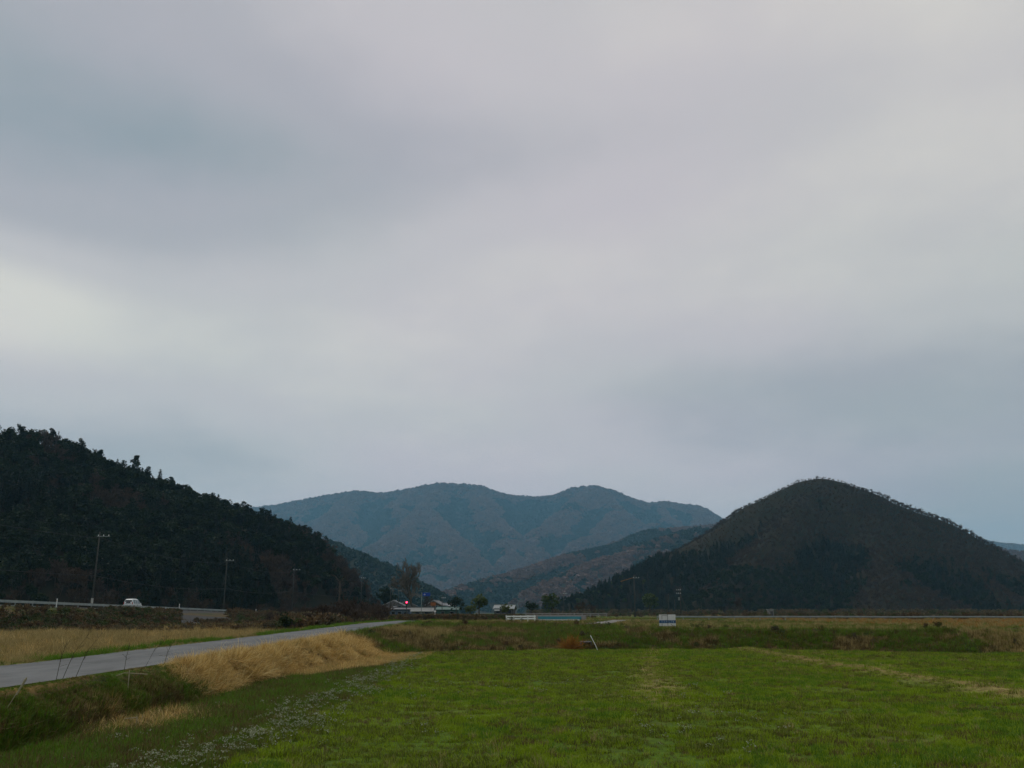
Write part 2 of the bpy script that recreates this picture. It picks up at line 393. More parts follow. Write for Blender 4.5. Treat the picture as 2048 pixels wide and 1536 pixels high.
def lane_wear(m):
    t = m.node_tree; nn = t.nodes; b = nn['Principled BSDF']; src = b.inputs['Base Color'].links[0].from_socket
    def mt(op, a, b_=None):
        n = nn.new('ShaderNodeMath'); n.operation = op
        for i, v in enumerate((a, b_)):
            if v is None: continue
            if isinstance(v, (int, float)): n.inputs[i].default_value = v
            else: t.links.new(v, n.inputs[i])
        return n.outputs[0]
    ge = nn.new('ShaderNodeNewGeometry'); sx = nn.new('ShaderNodeSeparateXYZ'); t.links.new(ge.outputs['Position'], sx.inputs[0])
    ax = mt('ABSOLUTE', mt('ADD', sx.outputs[0], 10.83))
    def layer(src, fac, c):
        mx = nn.new('ShaderNodeMix'); mx.data_type = 'RGBA'; t.links.new(fac, mx.inputs[0]); t.links.new(src, mx.inputs[6]); mx.inputs[7].default_value = (*c, 1); return mx.outputs[2]
    def noise(sc, det=6):
        n = nn.new('ShaderNodeTexNoise'); n.inputs['Scale'].default_value = sc; n.inputs['Detail'].default_value = det; t.links.new(ge.outputs['Position'], n.inputs['Vector']); return n.outputs['Fac']
    d_ = mt('DIVIDE', mt('SUBTRACT', ax, .78), .3); src = layer(src, mt('MULTIPLY', mt('EXPONENT', mt('MULTIPLY', mt('MULTIPLY', d_, d_), -1.0)), .35), (.13, .137, .138))
    e = mt('ADD', mt('SUBTRACT', ax, 1.72), mt('MULTIPLY', mt('SUBTRACT', noise(1.3), .5), 1.6)); cl = nn.new('ShaderNodeMath'); cl.operation = 'MULTIPLY'; cl.use_clamp = True; cl.inputs[1].default_value = 3.0; t.links.new(e, cl.inputs[0])
    src = layer(src, cl.outputs[0], (.075, .068, .042))
    p = nn.new('ShaderNodeMath'); p.operation = 'MULTIPLY'; p.use_clamp = True; p.inputs[1].default_value = 9.0; t.links.new(mt('SUBTRACT', noise(.35, 2), .60), p.inputs[0])
    src = layer(src, mt('MULTIPLY', p.outputs[0], .6), (.035, .037, .038)); t.links.new(src, b.inputs['Base Color'])
lane_wear(M_LANE)
M_ROAD.node_tree.nodes['Principled BSDF'].inputs['Specular IOR Level'].default_value = .05
strip('lane', [(-10.9, -30), (-10.85, 20), (-10.8, 60), (-10.75, 96), (-11.5, 112), (-14, 124)], 3.75, .02, M_LANE, lane_z)
strip('road', [(-63.2, 20), (-63.2, 330)], 6.2, .02, M_ROAD, road_z, nx=3, edge=0)
strip('farm_track', [(6.0, 75), (9.5, 95), (16.5, 139)], 2.1, .05, M_TRACK, nx=4)
strip('far_road', [(-8, 143), (16, 142), (60, 146), (140, 156), (300, 170)], 6.0, .05, M_ROAD, nx=4, edge=0)

# ------------------------------------------------------------------ hills
def hillfield(X, Y, ridges, slope, seed, warp=18, base=-4, wl=70, rough=6, cut=None):
    wx = (fbm(X / wl, Y / wl, seed, 3) - .5) * warp * 2; wy = (fbm(X / wl + 9, Y / wl + 4, seed + 7, 3) - .5) * warp * 2
    H = np.full(X.shape, -1e3)
    for pl in ridges:
        for (ax, ay, az), (bx, by, bz) in zip(pl[:-1], pl[1:]):
            dx, dy = bx - ax, by - ay
            t0 = ((X - ax) * dx + (Y - ay) * dy) / (dx * dx + dy * dy); t = np.clip(t0, 0, 1)
            dd = np.hypot(X - ax - t * dx, Y - ay - t * dy); fade = sstep(0, warp * 2.5, dd)
            t = np.clip(t0 + ((wx * dx + wy * dy) / (dx * dx + dy * dy)) * fade, 0, 1)
            dd = np.hypot(X + wx * fade - ax - t * dx, Y + wy * fade - ay - t * dy)
            r0 = warp * .5
            H = np.maximum(H, az + (bz - az) * t - slope * (np.sqrt(dd * dd + r0 * r0) - r0))
    sky_d = pdist(X, Y, [q[:2] for q in ridges[0]])
    H = H + (fbm(X / wl * 3, Y / wl * 3, seed + 3, 3) - .5) * rough * (.12 + .88 * sstep(warp * .2, warp * 2.5, sky_d))
    if cut: H = H - cut[1] * np.maximum(0, X - cut[0])      # steep nose of the hill
    return np.maximum(H, base)
def ridge(*pts, drop=0):
    out_ = []
    for px, py, Y in pts:
        q = at(px, py, Y); out_.append((q[0], q[1], q[2] - drop))
    return out_
def forest_floor(name, c1, c2, sc):
    return mat(name, c1, .95, c2, .05, sc)
def hill(name, ridges, slope, seed, box, step, m, **kw):
    x0, x1, y0, y1 = box; X, Y = np.meshgrid(np.arange(x0, x1, step), np.arange(y0, y1, step))
    f = lambda x, y: hillfield(np.asarray(x, float), np.asarray(y, float), ridges, slope, seed, **kw)
    return tag(grid_mesh(name, X, Y, f(X, Y), m), kind='structure'), f
FL = forest_floor('forest_floor', (.014, .016, .008), (.026, .021, .012), .05)
LH = [ridge((-700, 840, 310), (-300, 850, 330), (0, 884, 340), (75, 889, 342), (160, 923, 344), (250, 953, 348), (330, 985, 352), (400, 1010, 358), (480, 1038, 365), (560, 1064, 375), (640, 1098, 385), (690, 1140, 390), (720, 1178, 394), (745, 1225, 398)),
      ridge((330, 985, 352), (420, 1120, 290)), ridge((0, 884, 340), (120, 1100, 250)), ridge((560, 1064, 375), (600, 1150, 335))]
left_hill, LHF = hill('left_hill', LH, .50, 11, (-420, -20, 150, 520), 4, FL, warp=9, rough=4, wl=45, cut=(-82, .55))
RH = [ridge((1075, 1226, 560), (1180, 1194, 600), (1300, 1134, 680), (1430, 1062, 760), (1520, 1004, 800), (1570, 978, 825), (1605, 963, 835), (1640, 956, 840), (1680, 965, 848), (1740, 998, 858), (1800, 1030, 870), (1900, 1076, 890), (1950, 1098, 900), (2100, 1150, 930), (2400, 1190, 1000)),
      ridge((1605, 966, 835), (1570, 1040, 740), (1500, 1120, 640), (1420, 1190, 550)), ridge((1680, 969, 848), (1730, 1060, 740), (1760, 1130, 650), (1780, 1190, 570)), ridge((1900, 1076, 890), (1950, 1140, 740), (1980, 1190, 640)), ridge((1430, 1062, 760), (1360, 1140, 650))]
right_hill, RHF = hill('right_hill', RH, .62, 23, (-60, 900, 430, 1250), 7, FL, warp=14, rough=9, wl=80)
FM = mat('mountain_forest', (.020, .026, .014), .95, (.050, .040, .026), .05, .004)
MH = [ridge((300, 1040, 5980), (560, 1012, 5850), (640, 996, 5720), (710, 985, 5590), (770, 990, 5525), (830, 978, 5460), (880, 969, 5395), (950, 972, 5395), (1010, 992, 5460), (1060, 997, 5525), (1110, 993, 5525), (1150, 978, 5460), (1185, 974, 5434), (1225, 984, 5460), (1270, 1010, 5590), (1330, 1006, 5590), (1390, 1014, 5655), (1440, 1040, 5720), (1600, 1080, 5850), (1900, 1075, 6110), (2100, 1100, 6240)),
      ridge((710, 985, 5590), (680, 1040, 4940), (760, 1090, 4355), (800, 1130, 3900)), ridge((830, 978, 5460), (770, 1050, 4680), (840, 1110, 3965), (860, 1150, 3510)), ridge((880, 969, 5395), (850, 1020, 4810), (900, 1070, 4225), (960, 1130, 3575)),
      ridge((950, 972, 5395), (975, 1030, 4745), (1010, 1070, 4290), (1030, 1120, 3705)), ridge((850, 1020, 4810), (770, 1100, 3900)), ridge((1060, 997, 5525), (1050, 1050, 4810)),
      ridge((1185, 974, 5434), (1130, 1025, 4810), (1070, 1080, 4160), (1060, 1120, 3770)), ridge((1185, 974, 5434), (1230, 1025, 4875), (1200, 1070, 4355), (1130, 1110, 3900)), ridge((1330, 1006, 5590), (1320, 1045, 5005), (1260, 1085, 4420)), ridge((1390, 1014, 5655), (1420, 1060, 4810))]
mountain, MHF = hill('far_mountain', MH, .85, 37, (-3000, 4000, 3000, 7100), 34, FM, warp=120, rough=60, wl=420, base=-8)
NR = [ridge((1470, 1040, 2875), (1430, 1052, 2812), (1370, 1058, 2750), (1300, 1062, 2625), (1240, 1090, 2500), (1150, 1108, 2312), (1050, 1142, 2062), (960, 1168, 1875), (890, 1190, 1725)),
      ridge((1700, 1060, 2375), (1430, 1060, 2125), (1330, 1075, 2062), (1250, 1105, 2000), (1150, 1150, 1812), (1080, 1190, 1625))]
near_ridge, NRF = hill('wooded_ridge', NR, .6, 53, (-600, 2000, 1200, 3700), 22, FM, warp=50, rough=34, wl=260)
LR = [ridge((520, 1066, 1250), (660, 1086, 1150), (720, 1113, 1100), (780, 1148, 1050), (840, 1183, 980), (890, 1216, 920))]
low_ridge, LRF = hill('low_wooded_ridge', LR, .55, 61, (-700, 60, 620, 1700), 12, FM, warp=22, rough=8, wl=130)
FR = [ridge((1850, 1085, 2600), (1960, 1095, 2500), (2048, 1108, 2400), (2400, 1060, 2400))]
back_hill, FRF = hill('distant_hill_spur', FR, .5, 67, (700, 2600, 1700, 3400), 26, FM, warp=40, rough=12, wl=260)

# ------------------------------------------------------------------ plant prototypes
M_PINE = leafmat('pine_needles', [(.004, .011, .004), (.008, .019, .006), (.013, .028, .008)], .1)
M_CEDAR = leafmat('cedar_foliage', [(.004, .011, .005), (.008, .018, .007), (.013, .025, .008)], .1)
M_BROAD = leafmat('evergreen_leaves', [(.007, .015, .004), (.013, .026, .006), (.024, .038, .009)], .12)
M_LIME = leafmat('spring_leaves', [(.035, .055, .012), (.06, .085, .018), (.085, .10, .022)], .2)
M_TWIG = leafmat('bare_twigs', [(.034, .024, .015), (.055, .038, .025), (.08, .056, .037)], 0)
M_TWIG2 = leafmat('reddish_twigs', [(.040, .025, .013), (.062, .039, .020), (.088, .056, .030)], 0)
M_BARK = mat('bark', (.05, .04, .03), .9, (.09, .075, .055), .1, 6, .5)
M_PALEBARK = mat('pale_bark', (.07, .06, .045), .9, (.10, .085, .065), .1, 5, .5)
def rand_dirs(r, n):
    v = r.normal(size=(n, 3)); return v / np.linalg.norm(v, axis=1, keepdims=True)
def crown_cards(mb, C, size, r, m=0, flat=.6):
    n = len(C); A = rand_dirs(r, n); A[:, 2] *= flat; B = np.cross(A, rand_dirs(r, n)); B /= np.linalg.norm(B, axis=1, keepdims=True) + 1e-6
    s = size * r.uniform(.6, 1.35, (n, 1)); mb.cards(C, A * s, B * s * .75, m)
def conifer(seed, h=11, n=420):
    """upright cedar: tiers of drooping sprays; unit metres"""
    r = np.random.default_rng(seed); mb = MB(); t = r.beta(1.1, 1.35, n); z = h * (.12 + .88 * t)
    rad = (1 - t) ** .8 * h * .2 * r.uniform(.35, 1.1, n) + .12; th = r.uniform(0, 6.283, n)
    C = np.stack([rad * np.cos(th), rad * np.sin(th), z - rad * .25], 1)
    out_ = np.stack([np.cos(th), np.sin(th), -.35 + 0 * th], 1); side = np.stack([-np.sin(th), np.cos(th), r.normal(0, .3, n)], 1)
    s = r.uniform(.3, .62, (n, 1)) * (1.15 - .5 * t[:, None]); mb.cards(C, out_ * s, side * s * .7); return mb
def pine(seed, h=11, n=700):
    """red pine: bare lower stem, flat irregular pads"""
    r = np.random.default_rng(seed); mb = MB(); k = 13; lean = r.normal(0, .5, 2)
    pads = []
    for i in range(k):
        f = i / (k - 1); th = r.uniform(0, 6.28); rr = (1 - f * .75) * h * .22 * r.uniform(.4, 1.2)
        pads.append((rr * math.cos(th) + lean[0] * f, rr * math.sin(th) + lean[1] * f, h * (.25 + .7 * f), h * .14 * (1.15 - .55 * f)))
    for x, y, z, s in pads:
        q = rand_dirs(r, n // k) * r.uniform(.3, 1, (n // k, 1)) ** .5; C = q * (s * 1.15, s * 1.15, s * .62) + (x, y, z); crown_cards(mb, C, .27, r, 0, .5)
    return mb
def broad(seed, h=9, n=520, wid=.42):
    r = np.random.default_rng(seed); mb = MB(); k = 11
    for i in range(k):
        a = rand_dirs(r, 1)[0] * r.uniform(.25, .8); c = np.array([a[0] * h * wid * .75, a[1] * h * wid * .75, h * .58 + a[2] * h * .32]); s = h * r.uniform(.13, .22)
        q = rand_dirs(r, n // k) * r.uniform(.5, 1, (n // k, 1)) ** .4; crown_cards(mb, q * (s, s, s * .8) + c, h * .045, r)
    return mb
def branches(seed, h, levels, spread=.55, up=.35, kids=(3, 5), r0=.13, stem=.35, thin=1.0):
    """list of (points, radii, level) for a leafless tree"""
    r = np.random.default_rng(seed); out_ = []
    def grow(p, dvec, ln, rad, lv):
        n = 3; pts = [p]; q = p; dd = dvec
        for i in range(n):
            dd = dd + r.normal(0, .13, 3) + np.array([0, 0, up * .15]); dd /= np.linalg.norm(dd); q = q + dd * ln / n; pts.append(q)
        out_.append((pts, np.linspace(rad, rad * .55, n + 1), lv))
        if lv >= levels: return
        for k in range(r.integers(*kids) + (1 if lv == 0 else 0)):
            f = r.uniform(.35, 1); i = min(int(f * n), n - 1); base = pts[i] + (pts[i + 1] - pts[i]) * (f * n - i)
            nd_ = dd * .6 + rand_dirs(r, 1)[0] * spread * 1.4 + np.array([0, 0, up]); nd_ /= np.linalg.norm(nd_)
            grow(base, nd_, ln * r.uniform(.55, .8), max(rad * .5, .012 * thin), lv + 1)
    grow(np.zeros(3), np.array([0, 0, 1.]), h * stem, r0, 0); return out_
def bare_mesh(seed, h, levels=4, fat=1.0, **kw):
    mb = MB()
    for pts, rad, lv in branches(seed, h, levels, **kw):
        if lv < 2: mb.tube(pts, np.maximum(rad, .05 * fat), 5, 0, caps=False)
        else: mb.tube([pts[0], pts[-1]], np.maximum(np.array([rad[0], rad[-1]]), .028 * fat), 3, 1, caps=False)
    return mb
def with_trunk(mb, h, rad=.16, m=1):
    mb.tube([(0, 0, -.5), (0.05, 0, h * .5), (0, .03, h * .9)], [rad, rad * .7, rad * .15], 5, m, caps=False); return mb
pr = []
pr += [with_trunk(conifer(s), 11).mesh('cedar_tree', M_CEDAR, M_BARK) for s in (1, 2, 3)]          # 0-2
pr += [with_trunk(pine(s), 10).mesh('pine_tree', M_PINE, M_BARK) for s in (4, 5, 6)]               # 3-5
pr += [with_trunk(broad(s), 6).mesh('evergreen_tree', M_BROAD, M_BARK) for s in (7, 8, 9)]         # 6-8
pr += [bare_mesh(s, 10, 4, 2.4).mesh('bare_tree', M_BARK, M_TWIG) for s in (10, 11, 12)]           # 9-11
pr += [bare_mesh(s, 9, 4, 2.6).mesh('bare_tree', M_BARK, M_TWIG2) for s in (13, 14)]               # 12-13
pr += [with_trunk(broad(s, 7), 4).mesh('spring_tree', M_LIME, M_BARK) for s in (15,)]              # 14
TREES = protos('forest_tree', pr)

def hill_points(F_, box, spacing, zmin, seed, vis=None):
    r = np.random.default_rng(seed); x0, x1, y0, y1 = box
    X, Y = np.meshgrid(np.arange(x0, x1, spacing), np.arange(y0, y1, spacing)); X = X.ravel() + r.uniform(-.48, .48, X.size) * spacing; Y = Y.ravel() + r.uniform(-.48, .48, Y.size) * spacing
    Z = F_(X, Y); k = (Z > zmin) & (np.abs(X) < Y * .62 + 60); X, Y, Z = X[k], Y[k], Z[k]
    # leave out the backs of the hills, which the valley never shows
    s = 26.0 if spacing < 6 else spacing; back = Z - F_(X, Y - s) < -.32 * s
    k = ~back; return X[k], Y[k], Z[k]
def rots(n, r, tilt=.06): return np.stack([r.normal(0, tilt, n), r.normal(0, tilt, n), r.uniform(0, 6.283, n)], 1)

r = np.random.default_rng(100)
X, Y, Z = hill_points(LHF, (-420, -20, 150, 520), 2.9, 1.2, 101)
k = (X < -70.0) | (Y > 335); X, Y, Z = X[k], Y[k], Z[k]
pxs = 1024 + F * X / (Y * CP)
dec = fbm(X / 28, Y / 28, 71, 3) + .25 * sstep(450, 640, pxs) + .04 * sstep(40, 8, Z) - .09 + r.normal(0, .06, len(X))
typ = fbm(X / 40, Y / 40, 77, 2) + r.normal(0, .13, len(X))
idx = np.where(dec > .60, r.integers(9, 14, len(X)), np.where(typ > .56, r.integers(0, 3, len(X)), np.where(typ > .42, r.integers(3, 6, len(X)), r.integers(6, 9, len(X)))))
sc = r.uniform(.38, .98, len(X)) * np.where(idx >= 9, .95, .85)
low = Z < 6; sc = np.where(low, sc * .75, sc)
scatter('hill_forest', np.stack([X, Y, Z - .2], 1), rots(len(X), r), sc, idx, TREES, 'dense dark evergreen forest covering the steep left hillside', 'forest')

X, Y, Z = hill_points(RHF, (-60, 900, 430, 1150), 4.2, .5, 111)
r = np.random.default_rng(110)
pxs = 1024 + F * X / (Y * CP); dec = fbm(X / 60, Y / 60, 81, 3) + .27 * sstep(25, 70, Z) - .16 * sstep(40, 15, Z) - .25 * sstep(1440, 1250, pxs) + .25 * sstep(16, 5, Z) * sstep(1380, 1450, pxs) * sstep(2000, 1850, pxs) + np.clip((Z - .5 * (RHF(X - 35, Y) + RHF(X + 35, Y))) / 60, -.15, .15) + r.normal(0, .05, len(X))
typ = fbm(X / 50, Y / 50, 87, 2) + r.normal(0, .13, len(X)) + .2 * sstep(1450, 1250, pxs)
idx = np.where(dec > .55, r.integers(9, 14, len(X)), np.where(typ > .55, r.integers(0, 3, len(X)), np.where(typ > .45, r.integers(3, 6, len(X)), r.integers(6, 9, len(X)))))
idx = np.where((pxs < 1300) & (r.uniform(size=len(X)) < .10) & (Z < 25), 14, idx)
sc = r.uniform(.42, .78, len(X)) * np.where(idx >= 9, .95, .85) * np.where(Z > 45, .55 + .45 * sstep(8, 40, pdist(X, Y, [q[:2] for q in RH[0]])), 1.12)
scatter('cone_hill_forest', np.stack([X, Y, Z - .2], 1), rots(len(X), r), sc, idx, TREES, 'bare brown and dark green woodland on the cone shaped right hill', 'forest')

# far woods: coarse crowns, several trees to a clump
def clump(seed, m, s=7, n=70):
    r = np.random.default_rng(seed); mb = MB(); q = rand_dirs(r, n) * r.uniform(.5, 1, (n, 1)); q[:, 2] = np.abs(q[:, 2])
    crown_cards(mb, q * (s, s, s * .9), s * .3, r); return mb.mesh('tree_clump', m)
CL_G = leafmat('far_evergreen', [(.006, .016, .008), (.010, .026, .011), (.016, .036, .014)], .1)
CL_B = leafmat('far_bare_wood', [(.13, .074, .055), (.155, .088, .065), (.18, .105, .078)], .1)
CLUMP = protos('far_clump', [clump(1, CL_G), clump(2, CL_G), clump(3, CL_B), clump(4, CL_B)])
for nm, F_, box, sp, sd, scl, lab in (
        ('far_mountain_forest', MHF, (-2700, 3600, 3100, 6500), 22, 121, 2.2, 'hazy blue forest on the far mountain range at the valley head'),
        ('ridge_forest', NRF, (-560, 1900, 1250, 3300), 13.5, 131, 1.35, 'grey brown wood on the middle ridge behind the cone shaped hill'),
        ('low_ridge_forest', LRF, (-650, 40, 700, 1500), 7.5, 141, .8, 'blue grey wood on the low ridge behind the left hill'),
        ('spur_forest', FRF, (700, 2400, 1900, 3200), 15, 151, 1.4, 'distant blue wood at the right edge beyond the cone shaped hill')):
    r = np.random.default_rng(sd); X, Y, Z = hill_points(F_, box, sp, 2, sd); bias = {121: -.06, 131: -.22, 141: -.5, 151: -.3}[sd]
    dl = sp * 9; rel = Z - .25 * (F_(X - dl, Y) + F_(X + dl, Y) + F_(X, Y - dl) + F_(X, Y + dl))
    g = .5 + .75 * (fbm(X / (sp * 16), Y / (sp * 16), sd, 4) - .5) + np.clip(rel / (sp * 2.2), -.3, .3) + r.normal(0, .025, len(X)) + bias  # real wood colours, sorted by relief to paint in the folds' shading
    idx = np.where(g > .5, r.integers(2, 4, len(X)), r.integers(0, 2, len(X)))
    scatter(nm, np.stack([X, Y, Z - 1], 1), rots(len(X), r), scl * r.uniform(.7, 1.15, len(X)), idx, CLUMP, lab, 'forest')

# ------------------------------------------------------------------ grasses
def tuft(seed, n, h, spread, wid, lean=.5, droop=.5, hvar=.35, seg=2):
    r = np.random.default_rng(seed); mb = MB()
    for i in range(n):
        th = r.uniform(0, 6.283); rr = spread * math.sqrt(r.uniform()); b = np.array([rr * math.cos(th), rr * math.sin(th), -.02])
        th2 = th + r.normal(0, .9); dv = np.array([math.cos(th2), math.sin(th2), 0]); sv = np.array([-dv[1], dv[0], 0]) * wid
        L_ = h * r.uniform(1 - hvar, 1 + hvar); le = lean * r.uniform(.2, 1.3); pts = []
        for s in range(seg + 1):
            f = s / seg; pts.append(b + dv * L_ * le * f ** 1.4 + np.array([0, 0, L_ * (f - droop * le * f * f)]))
        V = []
        for s, p in enumerate(pts):
            wv = sv * (1 - (s / seg) ** 1.5)
            V += [p - wv, p + wv] if s < seg else [p]
        fc = [(2 * s, 2 * s + 1, 2 * s + 3, 2 * s + 2) for s in range(seg - 1)] + [(2 * seg - 2, 2 * seg - 1, 2 * seg)]
        mb.add(V, fc)
    return mb
M_GRASS = leafmat('field_grass', [(.115, .175, .004), (.17, .255, .006), (.24, .325, .014)], .3)
M_LUSH = leafmat('lush_grass', [(.045, .11, .006), (.07, .155, .008), (.115, .20, .014)], .3)
M_STRAW = leafmat('dry_straw', [(.22, .12, .03), (.52, .34, .10), (.70, .52, .21), (.82, .68, .34)], .3)
M_STRAW2 = leafmat('pale_dry_grass', [(.17, .13, .042), (.30, .23, .085), (.42, .34, .15)], .25)
M_WEED = leafmat('brown_weeds', [(.045, .055, .010), (.09, .068, .022), (.15, .10, .038)], .2)
M_OLIVE = leafmat('olive_grass', [(.05, .085, .008), (.09, .115, .014), (.14, .15, .025)], .25)
M_PETAL = leafmat('white_flower_heads', [(.22, .25, .14), (.34, .37, .24), (.5, .52, .4)], .2)
M_ORANGE = leafmat('orange_grass', [(.20, .085, .016), (.30, .14, .025), (.40, .20, .05)], .2)
def flower(seed):
    mb = tuft(seed, 5, .14, .05, .004, .5); r = np.random.default_rng(seed)
    for i in range(6):
        c = np.array([*r.uniform(-.09, .09, 2), r.uniform(.09, .19)]); mb.tube([(c[0] * .6, c[1] * .6, 0), c], .003, 3, 0, False)
        crown_cards(mb, c + r.normal(0, .009, (4, 3)), .011, r, 1)
    return mb
gp = []
gp += [tuft(s, 16, .10, .13, .008, .8).mesh('grass_tuft', M_GRASS) for s in (1, 2, 3)]                # 0-2 field grass
gp += [tuft(s, 18, .26, .16, .010, .8, .5).mesh('lush_tuft', M_LUSH) for s in (4, 5)]                 # 3-4
gp += [tuft(s, 24, .62, .16, .010, 1.1, .62, .5, seg=4).mesh('straw_tuft', M_STRAW) for s in (6, 7, 8)]   # 5-7
gp += [tuft(s, 26, .48, .24, .010, .55, .4, seg=3).mesh('dry_tuft', M_STRAW2) for s in (9, 10)]       # 8-9
gp += [tuft(s, 18, .28, .17, .011, .9, .5).mesh('weed_tuft', M_WEED) for s in (11, 12)]               # 10-11
gp += [flower(s).mesh('flower_sprig', M_OLIVE, M_PETAL) for s in (13, 14, 15)]                         # 12-14
gp += [tuft(s, 16, .13, .14, .009, .8).mesh('olive_tuft', M_OLIVE) for s in (16, 17)]                 # 15-16
gp += [tuft(s, 26, .6, .2, .012, .7, .5, seg=3).mesh('orange_tuft', M_ORANGE) for s in (18,)]         # 17
gp += [tuft(s, 12, .08, .12, .007, 1.0).mesh('stubble_tuft', M_STRAW2) for s in (19,)]                # 18
TUFT = protos('grass_kind', gp)
def zone_points(n, x0, x1, y0, y1, seed, keep, near=1.0):
    """random points in a box, denser towards the camera; keep(x, y, r) filters"""
    r = np.random.default_rng(seed); x = r.uniform(x0, x1, n)
    u = r.uniform(size=n); y = y0 + (y1 - y0) * u ** near
    k = (np.abs(x) < y * .60 + 2.0); x, y = x[k], y[k]; k = keep(x, y); return x[k], y[k], r
def pick(r, n, a, b): return r.integers(a, b + 1, n)
def inF(x, y): return masks(x, y)[0]
def inB(x, y): return masks(x, y)[1]

# the green field
x, y, r = zone_points(270000, -8, 34, 12.5, 57, 201, lambda x, y: inF(x, y) & (x > -6.6), 1.15)
n = len(x); g = fbm(x * .45, y * .45, 301, 4); g2 = fbm(x * 1.6, y * 1.6, 305, 3)
st = 1.1 * np.exp(-((x - 13.7 + (fbm(x * 0, y * .2, 3) - .5) * 1.2) / 1.05) ** 2) + .8 * np.exp(-((x - 16.2 - (y - 44) * .07) / .6) ** 2) * sstep(34, 40, y) + .8 * np.exp(-((x - 3.7 - (y - 24) * .147) / .8) ** 2) * sstep(20, 26, y) + .5 * np.exp(-((y - 43.5 + (x - 20) * .1) / 1.2) ** 2) * (x > 18)
u = r.uniform(size=n); idx = pick(r, n, 0, 2)
idx = np.where((g > .5) & (u < .4), pick(r, n, 15, 16), idx); idx = np.where((g < .42) & (u < .45), pick(r, n, 3, 4), idx); idx = np.where((g2 > .55) & (u < .55), pick(r, n, 10, 11), idx); idx = np.where(r.uniform(size=n) < .012, pick(r, n, 8, 9), idx)
idx = np.where(r.uniform(size=n) < st * .8, 18, idx)
sc = r.uniform(.45, 1.1, n) * (1 + .5 * sstep(25, 55, y)) * (.6 + .85 * fbm(x * .8, y * .8, 309, 3)); sc = np.where((idx == 10) | (idx == 11), sc * .35, sc); sc = np.where((idx == 3) | (idx == 4), sc * .5, sc); sc = np.where((idx == 8) | (idx == 9), sc * .3, sc); sc = np.where(g > .6, sc * .8, sc)
bare = ((g2 > .56) & (g > .47) & (r.uniform(size=n) < .75)) | ((fbm(x * 2.5, y * 2.5, 307, 2) > .66) & (r.uniform(size=n) < .7)); k = ~bare
scatter('field_grass', np.stack([x, y, terrain(x, y)], 1)[k], rots(n, r, .12)[k], sc[k], idx[k], TUFT, 'short bright green grass covering the flat field', 'grass')
# flower row and scattered flowers
x, y, r = zone_points(26000, -7, 6, 12.5, 50, 211, lambda x, y: inF(x, y), 1.5)
dens = .45 * np.exp(-((x + 4.5 + .012 * (y - 20) + (fbm(x * 0, y * .3, 7) - .5) * 1.6) / .62) ** 2) * (.35 + .9 * fbm(x * .7, y * .7, 311, 3)) + .02 * (fbm(x * .6, y * .6, 313, 3) > .5) * (y < 30)
k = r.uniform(size=len(x)) < dens; x, y = x[k], y[k]; n = len(x)
scatter('white_flowers', np.stack([x, y, terrain(x, y)], 1), rots(n, r, .1), r.uniform(.5, 1.0, n), pick(r, n, 12, 14), TUFT, 'row of tiny white wildflowers along the left side of the field', 'flowers')
# weeds on the verge between field and bank
x, y, r = zone_points(60000, -8.6, -4.2, 12.5, 52, 221, lambda x, y: inF(x, y) | (inB(x, y) & (y < 26)), 1.3)
n = len(x); g = .55 * fbm(x * 1.5, y * .8, 321, 4) + .45 * r.uniform(size=n) ** 1.2 + .03; u = r.uniform(size=n); idx = np.where(g > .56, np.where(u < .42, pick(r, n, 10, 11), np.where(u < .52, pick(r, n, 8, 9), pick(r, n, 15, 16))), np.where(u < .5, pick(r, n, 3, 4), pick(r, n, 15, 16)))
sm_ = (idx == 8) | (idx == 9)
dry = (r.uniform(size=n) < .6 * np.exp(-((y - 19.0) / 1.5) ** 2 - ((x + 7.4) / .6) ** 2) * (.5 + fbm(x * 2, y * 1.2, 323, 3))) | ((y > 32) & (x < -6.3 + (y - 35) * .26) & (g > .34)); idx = np.where(dry & (u < .75), np.where(u < .35, pick(r, n, 5, 7), pick(r, n, 8, 9)), idx)
sc = r.uniform(.4, .9, n) * (1 - .45 * sstep(-6.2, -4.6, x)) * (1 - .6 * sstep(-8.1, -8.6, x)); sc = np.where(dry, sc * .6, sc)
sc = np.where(idx >= 15, sc * 1.4, sc); sc = np.where(sm_ & ~dry, sc * .4, sc)
scatter('verge_weeds', np.stack([x, y, terrain(x, y)], 1), rots(n, r, .15), sc, idx, TUFT, 'tangled green and brown weeds at the foot of the lane bank', 'weeds')
# the dry straw bank under the lane
x, y, r = zone_points(30000, -8.9, -5.0, 22, 46.5, 231, lambda x, y: (inB(x, y) | ((x < -8.6) & (x > -8.95))), 1.1)
n = len(x); u = r.uniform(size=n); g = fbm(x * 1.2, y * .8, 331, 3)
k = (g < .54 + .14 * u) & (u > .25 * sstep(36, 46, y)) & ~((y < 24.5) & (u < .6)); x, y, u, g = x[k], y[k], u[k], g[k]; n = len(x)
rv = np.stack([r.normal(-.1, .45, n), r.normal(.85, .45, n), r.normal(-.3, 1.1, n)], 1)
scatter('straw_bank', np.stack([x, y, terrain(x, y) - .02], 1), rv, r.uniform(.25, .78, n) * np.where(x < -8.55, .6, 1) * (.6 + .8 * fbm(x * 1.1, y * .7, 335, 3)) * sstep(21.5, 25, y), np.where(((g > .5) & (u < .45)) | (r.uniform(size=n) < .08), np.where(u < .3, 11, 3), np.where(r.uniform(size=n) < .2, pick(r, n, 8, 9), pick(r, n, 5, 7))), TUFT, 'golden dry straw grass drooping down the bank beside the lane', 'grass')
